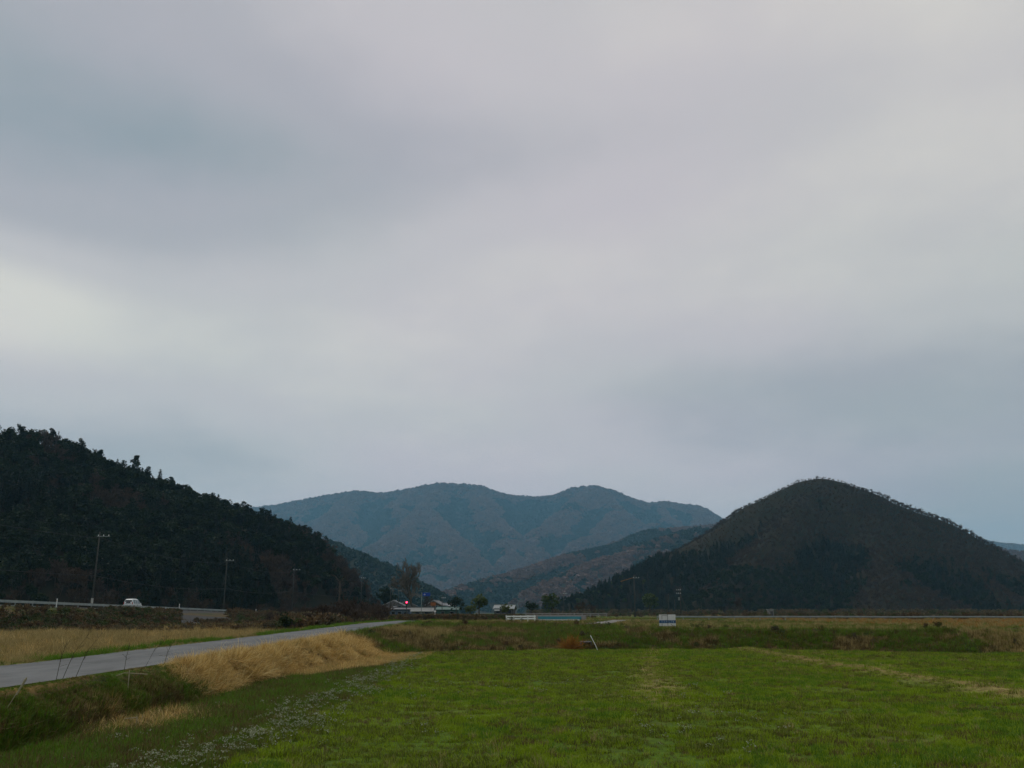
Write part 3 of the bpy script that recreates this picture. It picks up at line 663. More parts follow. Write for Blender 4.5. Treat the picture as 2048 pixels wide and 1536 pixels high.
# lush green bank nearest the camera, left
x, y, r = zone_points(26000, -12.5, -7.4, 12, 24.5, 241, lambda x, y: (~inF(x, y)) & (x > -8.95), 1.1)
n = len(x); g = fbm(x * .9, y * .5, 341, 4); u = r.uniform(size=n); g = g + r.normal(0, .05, n); idx = np.where(g > .58, np.where(u < .4, pick(r, n, 10, 11), pick(r, n, 8, 9)), np.where(u < .55, pick(r, n, 3, 4), 15))
idx = np.where(r.uniform(size=n) < .28 * np.exp(-((y - 18.8) / 1.6) ** 2 - ((x + 7.9) / .6) ** 2), pick(r, n, 8, 9), idx); sc = r.uniform(.35, .8, n) * (1 - .72 * sstep(-8.1, -8.7, x)) * np.where(idx == 15, 1.8, 1); sc = np.where((idx == 8) | (idx == 9), sc * .5, sc)
scatter('lush_bank', np.stack([x, y, terrain(x, y)], 1), rots(n, r, .15), sc, idx, TUFT, 'dark lush grass on the near bank below the lane', 'grass')
# bank across the far end of the field
x, y, r = zone_points(46000, -8.8, 36, 44, 79, 251, lambda x, y: inB(x, y) & ~((y < 47) & (x < -5)))
n = len(x); g = fbm(x * .35, y * .5, 351, 4); u = r.uniform(size=n); g = g + .12 * (fbm(x * 1.3, y * 1.3, 353, 3) - .5) + .05 * sstep(8, 2, x); idx = np.where(g > .57, np.where(u < .7, pick(r, n, 10, 11), pick(r, n, 8, 9)), np.where(u < .45, pick(r, n, 3, 4), np.where(u < .8, pick(r, n, 15, 16), pick(r, n, 10, 11))))
dry = (x > 26.5) & (x < 33) | ((x < -4) & (y > 56) & (y < 62) & (g > .45)); idx = np.where(dry & (u < .6), pick(r, n, 8, 9), idx)
sc = r.uniform(.6, 1.3, n) * np.where(idx >= 15, 2, 1) * np.where((idx == 8) | (idx == 9), .6, 1)
scatter('cross_bank_grass', np.stack([x, y, terrain(x, y)], 1), rots(n, r, .15), sc, idx, TUFT, 'rough dark grass on the bank across the far end of the field', 'grass')
# terrace beyond it
x, y, r = zone_points(60000, -9, 120, 50, 215, 261, lambda x, y: (~inF(x, y)) & (~inB(x, y)) & (x > -8.6) & ~((np.abs(x - np.interp(y, [75, 95, 139], [6, 9.5, 16.5])) < 1.15) & (y > 74) & (y < 140)) & ~((y > 138) & (y < 160)), 1.25)
n = len(x); g = fbm(x * .12, y * .3, 361, 4); u = r.uniform(size=n); idx = np.where(g > .58, np.where(u < .6, pick(r, n, 10, 11), pick(r, n, 8, 9)), np.where(u < .65, pick(r, n, 15, 16), pick(r, n, 3, 4)))
rd = (x - (y - 60) * .12 > 30) & (y > 63) & (g > .42); idx = np.where(rd & (u < .35), np.where(u < .15, 17, 9), idx); edge_ = (np.abs(y - np.interp(x, CX, CY) - 1.8) < .9) & (x > 16); idx = np.where(edge_ & (u < .7), 9, idx)
idx = np.where((np.abs(y - 78 - x * .05) < 1.5) & (x > 9) & (u < .7), 9, idx)
sc = r.uniform(.6, 1.1, n) * np.where(idx >= 15, 1.6, .7) * np.where(idx == 17, .45, 1)
scatter('terrace_grass', np.stack([x, y, terrain(x, y)], 1), rots(n, r, .15), sc, idx, TUFT, 'rough green and straw coloured grass on the fields beyond the bank', 'grass')
# dry field left of the lane
x, y, r = zone_points(60000, -62, -13.4, 20, 128, 271, lambda x, y: (x > bank_foot_x(y) - 1) & (x < -14.6), 1.2)
n = len(x); g = fbm(x * .2, y * .2, 371, 4); u = r.uniform(size=n); g2 = fbm(x * .8, y * .5, 375, 3); idx = np.where((g > .5) & (u < .5), pick(r, n, 10, 11), np.where((g2 > .5) & (u < .45), pick(r, n, 3, 4), np.where(u < .22, pick(r, n, 5, 7), pick(r, n, 8, 9))))
scatter('dry_field_grass', np.stack([x, y, terrain(x, y)], 1), rots(n, r, .2), r.uniform(.4, 1.25, n) * (.6 + .8 * g2) * (1 + .25 * sstep(50, 90, y)), idx, TUFT, 'pale dry reed grass filling the ground left of the lane', 'grass')
# green strips along both edges of the lane
x, y, r = zone_points(26000, -15.2, -8.3, 14, 122, 281, lambda x, y: ((x < -12.55) & (x > -15.0)) | ((x > -9.05) & (y > 47) & (x < -8.5)), 1.3)
n = len(x); u = r.uniform(size=n); g = fbm(x * .5, y * .25, 381, 3); idx = np.where(g > .56, np.where(u < .5, pick(r, n, 8, 9), pick(r, n, 15, 16)), np.where(u < .55, pick(r, n, 3, 4), pick(r, n, 15, 16)))
sc = r.uniform(.5, 1.1, n) * (1 - .55 * sstep(-13.4, -12.6, x) * (x < -11)); sc = np.where((idx == 8) | (idx == 9), sc * .4, sc)
scatter('lane_verge_grass', np.stack([x, y, terrain(x, y)], 1), rots(n, r, .15), sc, idx, TUFT, 'low green grass fringe along the far edge of the lane', 'grass')
# (scrub at the foot of the right hill follows the scrub kinds below)
# scrubby slope below the road
M_SCR1 = leafmat('scrub_stems', [(.06, .05, .026), (.10, .082, .042), (.15, .125, .065)], 0)
M_SCR2 = leafmat('rusty_scrub_stems', [(.07, .045, .020), (.105, .068, .030), (.15, .10, .045)], 0)
M_SCR3 = leafmat('scrub_leaves', [(.022, .036, .008), (.040, .060, .012), (.065, .085, .018)], .15)
def scrub(seed, h, mt, n=60):
    return bare_mesh(seed, h, 3, 1.1, spread=.9, up=.3, kids=(4, 7), r0=.03, stem=.25)
sp = [scrub(s, 2.2, 0).mesh('scrub_twigs', M_SCR1, M_SCR1) for s in (1, 2)] + [scrub(s, 1.8, 0).mesh('scrub_twigs', M_SCR2, M_SCR2) for s in (3, 4)]
sp += [broad(s, 1.5, 150, .6).mesh('scrub_leaves', M_SCR3) for s in (5, 6)] + [tuft(9, 26, 1.1, .4, .02, .6, .4, seg=3).mesh('reed_tuft', M_STRAW2)] + [tuft(10, 22, .5, .3, .02, .9, .4).mesh('green_tuft', M_OLIVE)]
for me in sp:                                            # unit height, scaled in metres below
    co = np.array([v.co[:] for v in me.vertices]); me.vertices.foreach_set('co', (co / co[:, 2].max()).ravel())
SCRUB = protos('scrub_kind', sp)
x, y, r = zone_points(24000, -60, -36, 75, 262, 291, lambda x, y: (x < bank_foot_x(y) + 1) & (x > -59.2) & ~((y > 116 - 2.75 * (x + 42)) & (y < 140 - 2.85 * (x + 42)) & (x < -40)))
n = len(x); g = fbm(x * .12, y * .08, 391, 3); u = r.uniform(size=n)
idx = np.where(u < .42 + .4 * sstep(-53, -57, x), 7, np.where(g > .55, np.where(u < .9, pick(r, n, 0, 3), 6), np.where(u < .62, pick(r, n, 4, 5), np.where(u < .93, pick(r, n, 0, 3), 6))))
sc = r.uniform(.5, 1.3, n) * np.where(idx < 6, 1.0, np.where(idx == 6, .8, .45)) * (1 - .6 * sstep(-52, -58, x)) * (.6 + .8 * fbm(x * .2, y * .12, 397, 3)); k = r.uniform(size=n) < .6
scatter('roadside_scrub', np.stack([x, y, terrain(x, y) - .05], 1)[k], rots(n, r, .12)[k], sc[k], idx[k], SCRUB, 'green and brown scrub on the slope below the left road', 'scrub')
# brown thicket in the middle distance between lane and village
x, y, r = zone_points(17000, -46, 8, 92, 250, 295, lambda x, y: (x > bank_foot_x(y) - 14) & (y > 92 + 1.2 * np.maximum(0, x + 14)) & ~((x > -13.5) & (x < -8) & (y < 118)) & ~((x > -16) & (y < 106)) & ~((x > -4) & (y < 152)))
n = len(x); g = fbm(x * .1, y * .06, 395, 3); u = r.uniform(size=n)
idx = np.where(g > .5, np.where(u < .7, pick(r, n, 0, 3), 6), np.where(u < .35, pick(r, n, 4, 5), np.where(u < .8, pick(r, n, 2, 3), 7)))
pxs = 1024 + F * x / (y * CP); sc = r.uniform(.4, 1.35, n) * (.8 + .75 * sstep(790, 690, pxs) * sstep(520, 590, pxs) * sstep(200, 130, y)) * np.where(idx >= 6, .7, 1); k = r.uniform(size=n) < .6
scatter('valley_thicket', np.stack([x, y, terrain(x, y) - .05], 1)[k], rots(n, r, .12)[k], sc[k], idx[k], SCRUB, 'brown thicket and reeds between the lane and the village', 'thicket')
x, y, r = zone_points(2600, -60, -10, 108, 260, 297, lambda x, y: (np.abs(1024 + F * x / (y * CP) - 655) < 115) & (x < -13.5))
n = len(x); pxs = 1024 + F * x / (y * CP); k = r.uniform(size=n) < .30; x, y, pxs = x[k], y[k], pxs[k]; n = len(x)
scatter('roadside_brushwood', np.stack([x, y, terrain(x, y) - .05], 1), rots(n, r, .15), r.uniform(.14, .42, n) * (.7 + .5 * sstep(560, 680, pxs)), r.integers(9, 14, n), TREES, 'leafless brushwood in front of the low end of the left hill', 'brushwood')

x, y, r = zone_points(9000, -5, 290, 152, 520, 299, lambda x, y: (x > 8) & (RHF(x, y) < 2.5))
n = len(x); g = fbm(x * .03, y * .03, 399, 3) + r.normal(0, .06, n); u = r.uniform(size=n); k = (g > .46) & (u < .75); x, y, g, u = x[k], y[k], g[k], u[k]; n = len(x)
idx = np.where(u < .3, pick(r, n, 0, 1), np.where(u < .45, pick(r, n, 2, 3), np.where(u < .62, pick(r, n, 4, 5), 6)))
scatter('hill_foot_scrub', np.stack([x, y, terrain(x, y) - .05], 1), rots(n, r, .1), r.uniform(.4, 1.5, n) * (1 + 1.6 * sstep(300, 480, y)), idx, SCRUB, 'low brown scrub along the foot of the cone shaped hill', 'scrub')

x, y, r = zone_points(5200, -8, 40, 50, 80, 300, lambda x, y: inB(x, y) | (np.abs(y - np.interp(x, CX, CY)) < 1.5))
n = len(x); g = fbm(x * .25, y * .25, 401, 3); u = r.uniform(size=n); cr_ = np.exp(-((y - np.interp(x, CX, CY)) / 1.2) ** 2); k = (u < .05 + .30 * cr_ * (g > .45)) & ~((np.abs(x - xat(1330, 60)) < 1.2) & (y > 57)); x, y, u = x[k], y[k], r.uniform(size=n)[k]; n = len(x)
scatter('bank_shrubs', np.stack([x, y, terrain(x, y) - .03], 1), rots(n, r, .1), r.uniform(.18, .55, n), np.where(u < .5, pick(r, n, 4, 5), np.where(u < .75, pick(r, n, 0, 3), 6)), SCRUB, 'small dark shrubs dotted along the bank across the field', 'shrubs')

# ------------------------------------------------------------------ individual trees
M_CONC = mat('weathered_concrete', (.22, .215, .2), .9, (.3, .29, .27), .2, 3)
M_POLE = mat('pole_concrete', (.05, .053, .047), .9, (.075, .076, .066), .2, 1.5)
M_STEEL = mat('galvanised_steel', (.17, .20, .19), .5, (.24, .27, .26), .4, 2)
M_DSTEEL = mat('dark_steel', (.05, .055, .055), .6, (.08, .08, .08), .3, 4)
M_WHITE = mat('white_paint', (.74, .74, .71), .5, (.82, .82, .80), .4, 2)
M_CERAM = mat('white_ceramic', (.7, .72, .7), .25, spec=.6)
M_GLASS = mat('dark_window_glass', (.012, .016, .02), .08, spec=.8)
M_TYRE = mat('tyre_rubber', (.012, .012, .012), .85)
M_BLACK = mat('wire_and_hole_black', (.012, .012, .013), .6)

pine_cr = [pine(s, 11, 1100).mesh('pine_crown', M_PINE) for s in (41, 42, 43)]
pine_tr = MB().tube([(0, 0, -.6), (.1, 0, 4.5), (.0, .1, 10.2)], [.2, .14, .04], 6).mesh('pine_trunk', M_BARK)
ced_cr = [conifer(s, 12, 460).mesh('cedar_crown', M_CEDAR) for s in (44, 45)]
ced_tr = MB().tube([(0, 0, -.6), (.02, 0, 6), (0, 0, 11.2)], [.2, .13, .03], 6).mesh('cedar_trunk', M_BARK)
bar = [branches(s, 10, 4) for s in (46, 47)]
def bare_parts(bl, fat=1.5):
    a = MB(); b = MB()
    for pts, rad, lv in bl:
        if lv < 2: a.tube(pts, np.maximum(rad, .04 * fat), 5, 0, caps=False)
        else: b.tube([pts[0], pts[-1]], np.maximum(np.array([rad[0], rad[-1]]), .025 * fat), 3, 0, caps=False)
    return a, b
bar_m = [(a.mesh('bare_trunk', M_BARK), b.mesh('bare_crown', M_TWIG)) for a, b in (bare_parts(x) for x in bar)]
def place_tree(name, crown, trunk, loc, s, rz, label, group=None):
    e = tag(empty(name, loc, rz), label, 'tree', group); e.scale = (s * .78, s * .78, s * .78)
    for nm, me in (('trunk', trunk), ('crown', crown)):
        link(bpy.data.objects.new(nm, me), e)
    return e
rl = np.array(LH[0])
def on_ridge(px):
    pp = 1024 + F * rl[:, 0] / (rl[:, 1] * CP); x = np.interp(px, pp, rl[:, 0]); y = np.interp(px, pp, rl[:, 1]); return x, y - 3, float(LHF(np.array([x]), np.array([y - 3]))[0])
sk = [(12, 'b', 1.0, 'grey leafless tree on the left hill skyline at the photo edge'), (62, 'p', 1.05, 'broad dark pine topping the left hill skyline near the photo edge'),
      (100, 'p', .8, 'second dark pine from the edge on the left hill skyline'), (133, 'c', .8, 'narrow dark conifer on the left hill skyline, first conical one'), (174, 'p', 1.0, 'rounded dark pine left of the skyline gap on the left hill'),
      (208, 'c', .8, 'dark pointed conifer just left of the tallest skyline pine'), (246, 'p', 1.25, 'tallest flat topped pine standing clear on the left hill skyline'), (272, 'p', 1.0, 'leaning open pine just right of the tallest skyline pine'),
      (305, 'b', .9, 'grey leafless tree between pines on the left hill skyline'), (324, 'p', .95, 'bushy dark pine midway down the left hill skyline'), (348, 'c', .75, 'pointed conifer midway down the left hill skyline'),
      (384, 'p', .7, 'low dark pine below the middle of the left hill skyline'), (422, 'c', .85, 'solitary spire like conifer rising above the lower left hill skyline'), (442, 'c', .65, 'short conifer beside the solitary spire on the left skyline'),
      (476, 'p', .8, 'last dark pine before the bare trees of the left skyline'), (505, 'b', .9, 'first leafless tree at the lower end of the left skyline'), (548, 'b', .95, 'rounded leafless tree where the far mountain meets the left hill'),
      (622, 'b', .85, 'leafless tree low on the left skyline against the far mountain'), (668, 'c', .6, 'small dark conifer low on the left skyline against the mountain')]
for i, (px, t, s, lab) in enumerate(sk):
    x, y, z = on_ridge(px)
    cm, tm = {'p': (pine_cr[i % 3], pine_tr), 'c': (ced_cr[i % 2], ced_tr), 'b': (bar_m[i % 2][1], bar_m[i % 2][0])}[t]
    z -= 1.5
    place_tree({'p': 'pine_tree', 'c': 'conifer_tree', 'b': 'bare_tree'}[t], cm, tm, (x, y, z), s, i * 1.3, lab, 'skyline trees of the left hill')
# pollarded tree with two lifted arms, in front of the hill
def pollard():
    x, y = xat(676, 150), 150; z = tz(x, y); e = tag(empty('pollarded_tree', (x, y, z)), 'tall pale pollarded tree with two upcurved bare arms beyond the lane', 'tree')
    MB().tube([(-.5, 0, -.3), (-.1, 0, 2.2), (.15, 0, 4.5), (.1, 0, 6.6)], [.16, .13, .11, .1], 7).build('trunk', M_PALEBARK, e, True)
    for s in (-1, 1):
        MB().tube([(.1, 0, 6.4), (.1 + s * .55, 0, 7.1), (.1 + s * .95, .1, 7.55), (.1 + s * 1.6, .1, 7.7)], [.09, .075, .06, .035], 6).build('limb', M_PALEBARK, e, True)
    r = np.random.default_rng(5); t = MB()
    for i in range(26):
        b = np.array([.1 + r.uniform(-1.4, 1.4), .05, 0]); b[2] = 6.6 + abs(b[0]) * .75; t.tube([b, b + r.normal(0, .35, 3) + (0, 0, .5)], .015, 3, 0, False)
    for i in range(30):
        b = np.array([.1, 0, r.uniform(2.2, 6.2)]); t.tube([b, b + r.normal(0, .4, 3) + (0, 0, .35)], .012, 3, 0, False)
    t.build('crown', M_TWIG, e)
pollard()
def bare_thing(name, px, Y, h, seed, label, twig=M_TWIG, levels=4, fat=1.0, z=None, **kw):
    x = xat(px, Y); e = tag(empty(name, (x, Y, tz(x, Y) if z is None else z)), label, 'tree'); a, b = bare_parts(branches(seed, h, levels, **kw), fat)
    a.build('trunk', M_BARK, e); b.build('crown', twig, e); return e
bare_thing('bare_tree', 714, 100, 3.4, 61, 'small dark forked bare tree standing beside the lane', fat=.7, r0=.09, stem=.4)
bare_thing('bare_tree', 752, 128, 3.2, 62, 'reddish leafless sapling right of the small forked tree', M_TWIG2, fat=.7, r0=.05)
bare_thing('bare_tree', 640, 190, 5.2, 63, 'spreading grey leafless tree left of the pollarded tree', fat=1.1)
bare_thing('bare_tree', 612, 150, 3.6, 64, 'low brown leafless tree between the road end and the bush', M_TWIG2, fat=.9)
bare_thing('bare_tree', 826, 282, 19, 65, 'tall round crowned leafless tree rising behind the village houses', leafmat('pale_twigs', [(.10, .085, .065), (.14, .12, .095), (.18, .155, .125)], 0), levels=5, fat=2.6, r0=.35, stem=.28, up=.35).scale = (1.1, 1.1, 1.4)
bare_thing('bare_tree', 852, 310, 10, 66, 'lower leafless tree right of the tall tree in the village', M_TWIG2, fat=1.5, r0=.2)
def leafy(name, px, Y, h, seed, label, m=M_BROAD, wid=.5, n=330, cat='bush', dz=0):
    x = xat(px, Y); e = tag(empty(name, (x, Y, tz(x, Y) + dz)), label, cat); broad(seed, h, n, wid).build('crown', m, e)
    MB().tube([(0, 0, -.2), (.03, 0, h * .3), (0, .02, h * .7)], [h * .03, h * .022, h * .008], 6).build('trunk', M_BARK, e); return e
leafy('evergreen_bush', 572, 92, 2.3, 71, 'dark olive evergreen bush on the far side of the lane', M_BROAD)
leafy('evergreen_bush', 600, 94, 2.0, 72, 'yellowish green bush right of the dark bush beyond the lane', M_LIME, n=240)
leafy('garden_tree', 958, 215, 7.2, 73, 'upright fresh green tree at the middle of the valley', M_LIME, .28, 300, 'tree')
leafy('garden_tree', 912, 255, 6.2, 74, 'round dark evergreen right of the teal roofed house', M_BROAD, .45, 300, 'tree')
leafy('garden_bush', 1015, 190, 3.6, 75, 'pale green bush in front of the white roofed house', M_LIME, .6)
leafy('garden_bush', 940, 180, 3.1, 76, 'bright green bush left of the upright green tree', M_LIME, .7)
leafy('garden_tree', 1105, 290, 8.5, 77, 'olive green tree at the foot of the woods above the bridge', M_LIME, .6, 420, 'tree')
leafy('garden_tree', 1062, 300, 6, 78, 'dark tree just left of the olive tree above the bridge', M_BROAD, .55, 300, 'tree')
leafy('garden_tree', 1300, 420, 12, 79, 'yellow green tree against the dark wood beside the right pole', M_LIME, .4, 420, 'tree')
leafy('garden_tree', 778, 340, 12, 80, 'dark evergreen at the left end of the village', M_BROAD, .4, 420, 'tree')
bare_thing('bare_tree', 1160, 230, 6.5, 81, 'pale pinkish leafless tree behind the teal bridge', M_TWIG2, fat=1.2, r0=.12)
bare_thing('bare_tree', 1185, 245, 6.0, 82, 'grey leafless tree right of the pinkish one behind the bridge', fat=1.2, r0=.12)
bare_thing('bare_tree', 1480, 330, 8.5, 83, 'grey leafless tree at the foot of the cone shaped hill', fat=1.5, r0=.15)

# ------------------------------------------------------------------ left road furniture
M_RAIL = mat('pale_guardrail', (.27, .31, .30), .5, (.36, .40, .39), .4, 1.2)
GY_ = np.arange(78, 262, 4.0)
gr = tag(empty('guardrail', (-59.7, 78, tz(-59.7, 78))), 'long grey steel guardrail along the raised left road', 'guardrail')
gz0 = gr.location.z
prof = [(0.05, .42), (.0, .45), (.0, .50), (.05, .55), (.05, .59), (.0, .64), (.0, .69), (.05, .72), (.07, .72), (.02, .67), (.02, .65), (.07, .60), (.07, .54), (.02, .49), (.02, .47), (.07, .42)]
yy = np.arange(78, 262.1, 4.0); V = [(a, y - 78, float(road_z(y)) - gz0 + b) for y in yy for a, b in prof]; K = len(prof)
MB().add(V, [(i * K + j, i * K + (j + 1) % K, (i + 1) * K + (j + 1) % K, (i + 1) * K + j) for i in range(len(yy) - 1) for j in range(K)]).build('beam', M_RAIL, gr)
pm = MB().tube([(0, 0, -.5), (0, 0, .78)], .07, 8).mesh('post', M_STEEL)
for y in GY_:
    o = link(bpy.data.objects.new('post', pm), gr); o.location = (-.1, y - 78, float(road_z(y)) - gz0)
def kerb():
    yy = np.arange(70, 300, 4.0); V = []
    for y in yy:
        z = float(road_z(y)); V += [(-59.98, y, z + .14), (-60.2, y, z + .14), (-60.22, y, z - .05), (-59.96, y, z - .25)]
    tag(MB().add(V, [(i * 4 + j, i * 4 + (j + 1) % 4, i * 4 + 4 + (j + 1) % 4, i * 4 + 4 + j) for i in range(len(yy) - 1) for j in range(4)]).build('road_kerb', M_CONC), kind='structure')
kerb()
def delineator(x, y, label, h=1.15, zz_=None):
    e = tag(empty('delineator_post', (x, y, tz(x, y) if zz_ is None else zz_)), label, 'post', 'delineator posts on the left road')
    MB().tube([(0, 0, -.2), (0, 0, h)], .06, 10).build('post', M_WHITE, e); MB().tube([(0, 0, h - .02), (0, 0, h + .03)], [.07, .04], 10).build('cap', M_WHITE, e)
    MB().tube([(0, -.055, h - .2), (0, -.075, h - .2)], .045, 10).build('reflector', mat('orange_reflector', (.6, .2, .03), .3), e)
delineator(-59.3, 163, 'white delineator post on the left road, right of the van', 1.3)
delineator(-59.3, 119, 'white delineator post on the left road near the photo edge', 1.1)
delineator(-59.3, 212, 'white delineator post farthest along the left road', 1.1)
# dark concrete slope facing below the road
def revet():
    e = tag(empty('concrete_slope_facing', (-52, 146, tz(-52, 146))), 'dark grey concrete facing panel on the slope below the road', 'retaining slab'); z0 = e.location.z
    M_D = mat('stained_concrete', (.013, .013, .0125), .9, (.022, .0215, .020), .2, .8, .4)
    top = np.array([(-59.0, 163, 0), (-59.0, 187, 0)], float); bot = np.array([(-42.0, 117, .15), (-42.0, 139, .2)], float)
    top[:, 2] = road_z(top[:, 1]) - .08
    n = 6; org = np.array([-52, 146, z0 - .32])
    for i in range(n):
        for j in range(3):
            c = []
            for fu in (i / n, (i + .985) / n):
                for fv in (j / 3, (j + .985) / 3):
                    c.append((top[0] + (top[1] - top[0]) * fu) * (1 - fv) + (bot[0] + (bot[1] - bot[0]) * fu) * fv - org)
            V = c + [q - (0, 0, .9) for q in c]
            MB().add(V, [(0, 1, 3, 2), (4, 6, 7, 5), (0, 4, 5, 1), (2, 3, 7, 6), (0, 2, 6, 4), (1, 5, 7, 3)]).build('panel', M_D, e)
revet()

def utility_pole(px, Y, x=None, h=12, label='', arm=1.5, arms=1, side=1, z=None, rr=.15, transformer=False, fore=True):
    x = xat(px, Y) if x is None else x
    e = tag(empty('utility_pole', (x, Y, tz(x, Y) if z is None else z)), label, 'utility pole', 'utility poles')
    MB().tube([(0, 0, -.8), (0, 0, h * .5), (0, 0, h)], [rr, rr * .85, rr * .62], 12).build('shaft', M_POLE, e, True)
    for k in range(arms):
        za = h - .75 - k * 1.0; a = MB().box((side * arm * .36, -.14, za), (arm, .09, .1)).build('crossarm', M_STEEL, e)
        for j in range(3):
            xx = side * arm * .36 + (j - 1) * arm * .42; MB().tube([(xx, -.14, za + .05), (xx, -.14, za + .2), (xx, -.14, za + .27)], [.06, .085, .04], 8).build('insulator', M_CERAM, a)
    if transformer:
        t = MB().tube([(side * .42, -.1, h - 3.6), (side * .42, -.1, h - 2.75)], .26, 12).build('transformer', M_STEEL, e)
    return e
P1 = utility_pole(190, 147, -67.6, 15.1 - 2.5, 'nearest tall concrete utility pole on the left road, left of the van', 2.0, z=float(road_z(147)) - .1)
MB().tube([(0, 0, .9), (0, 0, 2.0)], .185, 12).build('warning_sleeve', mat('pale_sleeve', (.4, .4, .36), .6), P1)
P2 = utility_pole(447, 214, -67.5, 14.8 - 1.7, 'second tall utility pole on the left road, against the dark hill', 1.9, z=float(road_z(214)) - .1)
P3 = utility_pole(588, 276, -66.4, 15.7 - 1.3, 'third tall utility pole on the left road, above the scrub', 2.2, z=1.1)
P4 = utility_pole(721, 345, None, 14.6, 'fourth utility pole of the left road, right of the pollarded tree', 1.6, z=1.0)
def cable(name, a, b, sag, label, rad=.022):
    a = np.array(a, float); b = np.array(b, float); pts = [a + (b - a) * t - np.array([0, 0, 4 * sag * t * (1 - t)]) for t in np.linspace(0, 1, 14)]
    return tag(MB().tube(pts, rad, 4, caps=False).build(name, M_BLACK), label, 'cable', 'overhead cables')
pl_ = [(-67.6, 60, 15.6), (-67.6, 147, 14.2), (-67.5, 214, 13.9), (-66.4, 276, 14.8), (xat(721, 345), 345, 14.6)]
for (a, b, wd) in zip(pl_[:-1], pl_[1:], ('at the photo edge left of the nearest pole', 'between the nearest and second poles', 'between the second and third poles', 'between the third and fourth poles')):
    cable('power_cable', (a[0] + .7, a[1], a[2] - .3), (b[0] + .7, b[1], b[2] - .3), 1.2, 'thin upper power cable ' + wd)
    cable('phone_cable', (a[0], a[1] - .2, a[2] - 6.2), (b[0], b[1] - .2, b[2] - 6.2), .9, 'thin lower phone cable ' + wd, .03)

# ------------------------------------------------------------------ van
def van():
    y0 = 148.5; x0 = -62.4; z0 = float(road_z(150)) + .04
    e = tag(empty('silver_van', (x0, y0 + 2, z0), math.pi / 2), 'small silver white wagon driving away on the raised left road', 'car')   # local +x points along the road
    M_B = mat('silver_paint', (.62, .66, .65), .3, (.66, .69, .68), .5, 1); W = 1.66
    # stations along the length: x, belt z, roof z, half width at belt, half width at roof
    st = [(-2.0, .95, 1.0, .74, .66), (-1.94, 1.0, 1.30, .80, .64), (-1.80, 1.02, 1.70, .83, .60), (-1.45, 1.02, 1.80, .83, .62), (-.3, 1.0, 1.83, .83, .63), (.35, .98, 1.76, .83, .61), (.75, .97, 1.50, .83, .63), (1.12, .96, 1.14, .82, .70), (1.6, .90, .98, .80, .68), (1.92, .78, .82, .74, .6), (2.02, .6, .64, .66, .5)]
    V = []
    for x, b, t, hb, ht in st:
        lo = .30 if -1.9 < x < 1.9 else .40
        ring = [(hb * .9, lo), (hb, lo + .14), (hb, b), (ht, max(t - .06, b + .01)), (ht - .10, t), (0, t + .02)]
        V += [(x, a, c) for a, c in ring] + [(x, -a, c) for a, c in ring[::-1][1:]]
    K = 11; Fc = [(i * K + j, i * K + (j + 1) % K, (i + 1) * K + (j + 1) % K, (i + 1) * K + j) for i in range(len(st) - 1) for j in range(K)]
    Fc += [tuple(range(K)), tuple((len(st) - 1) * K + j for j in range(K))[::-1]]
    body = MB().add(V, Fc).build('body', M_B, e); bv = body.modifiers.new('bevel', 'BEVEL'); bv.width = .03; bv.segments = 2
    MB().add([(-1.975, .62, 1.08), (-1.975, -.62, 1.08), (-1.86, -.52, 1.62), (-1.86, .52, 1.62), (-2.01, 0, 1.08), (-1.88, 0, 1.64)], [(0, 4, 5, 3), (4, 1, 2, 5)]).build('rear_window', M_GLASS, e)
    MB().add([(.74, .60, 1.50), (.74, -.60, 1.50), (1.13, -.68, 1.16), (1.13, .68, 1.16)], [(0, 1, 2, 3)]).build('windscreen', M_GLASS, e).location = (.03, 0, .02)
    for s in (-1, 1):
        for xa, xb, xc, xd in ((-1.70, -.98, -.98, -1.62), (-.90, -.1, -.1, -.90), (-.02, .98, .44, -.02)):
            zt = 1.66; MB().add([(xa, s * .838, 1.06), (xb, s * .838, 1.06), (xc, s * .655, zt), (xd, s * .655, zt)], [(0, 1, 2, 3)]).build('side_window', mat('tinted_glass', (.10, .13, .13), .1, spec=.8), e)
        box_obj('tail_light', (-1.975, s * .70, 1.12), (.08, .14, .34), mat('red_lens', (.30, .015, .015), .25), e, .02)
        box_obj('headlight', (1.88, s * .58, .80), (.16, .26, .14), mat('clear_lens', (.6, .62, .62), .15), e, .03)
        box_obj('mirror', (.78, s * .93, 1.08), (.12, .18, .14), M_B, e, .03)
        box_obj('door_handle', (-.25, s * .84, .92), (.16, .03, .04), M_DSTEEL, e)
        for wx in (-1.22, 1.25):
            wh = MB().tube([(wx, s * .68, .31), (wx, s * .84, .31)], .31, 20).build('wheel', M_TYRE, e); MB().tube([(wx, s * .835, .31), (wx, s * .855, .31)], [.19, .17], 14).build('rim', M_STEEL, wh)
    box_obj('rear_bumper', (-2.0, 0, .52), (.16, 1.46, .22), M_B, e, .05); box_obj('number_plate', (-2.06, 0, .82), (.02, .33, .165), M_WHITE, e)
    e.rotation_euler = (R(-.6), 0, math.pi / 2)
van()

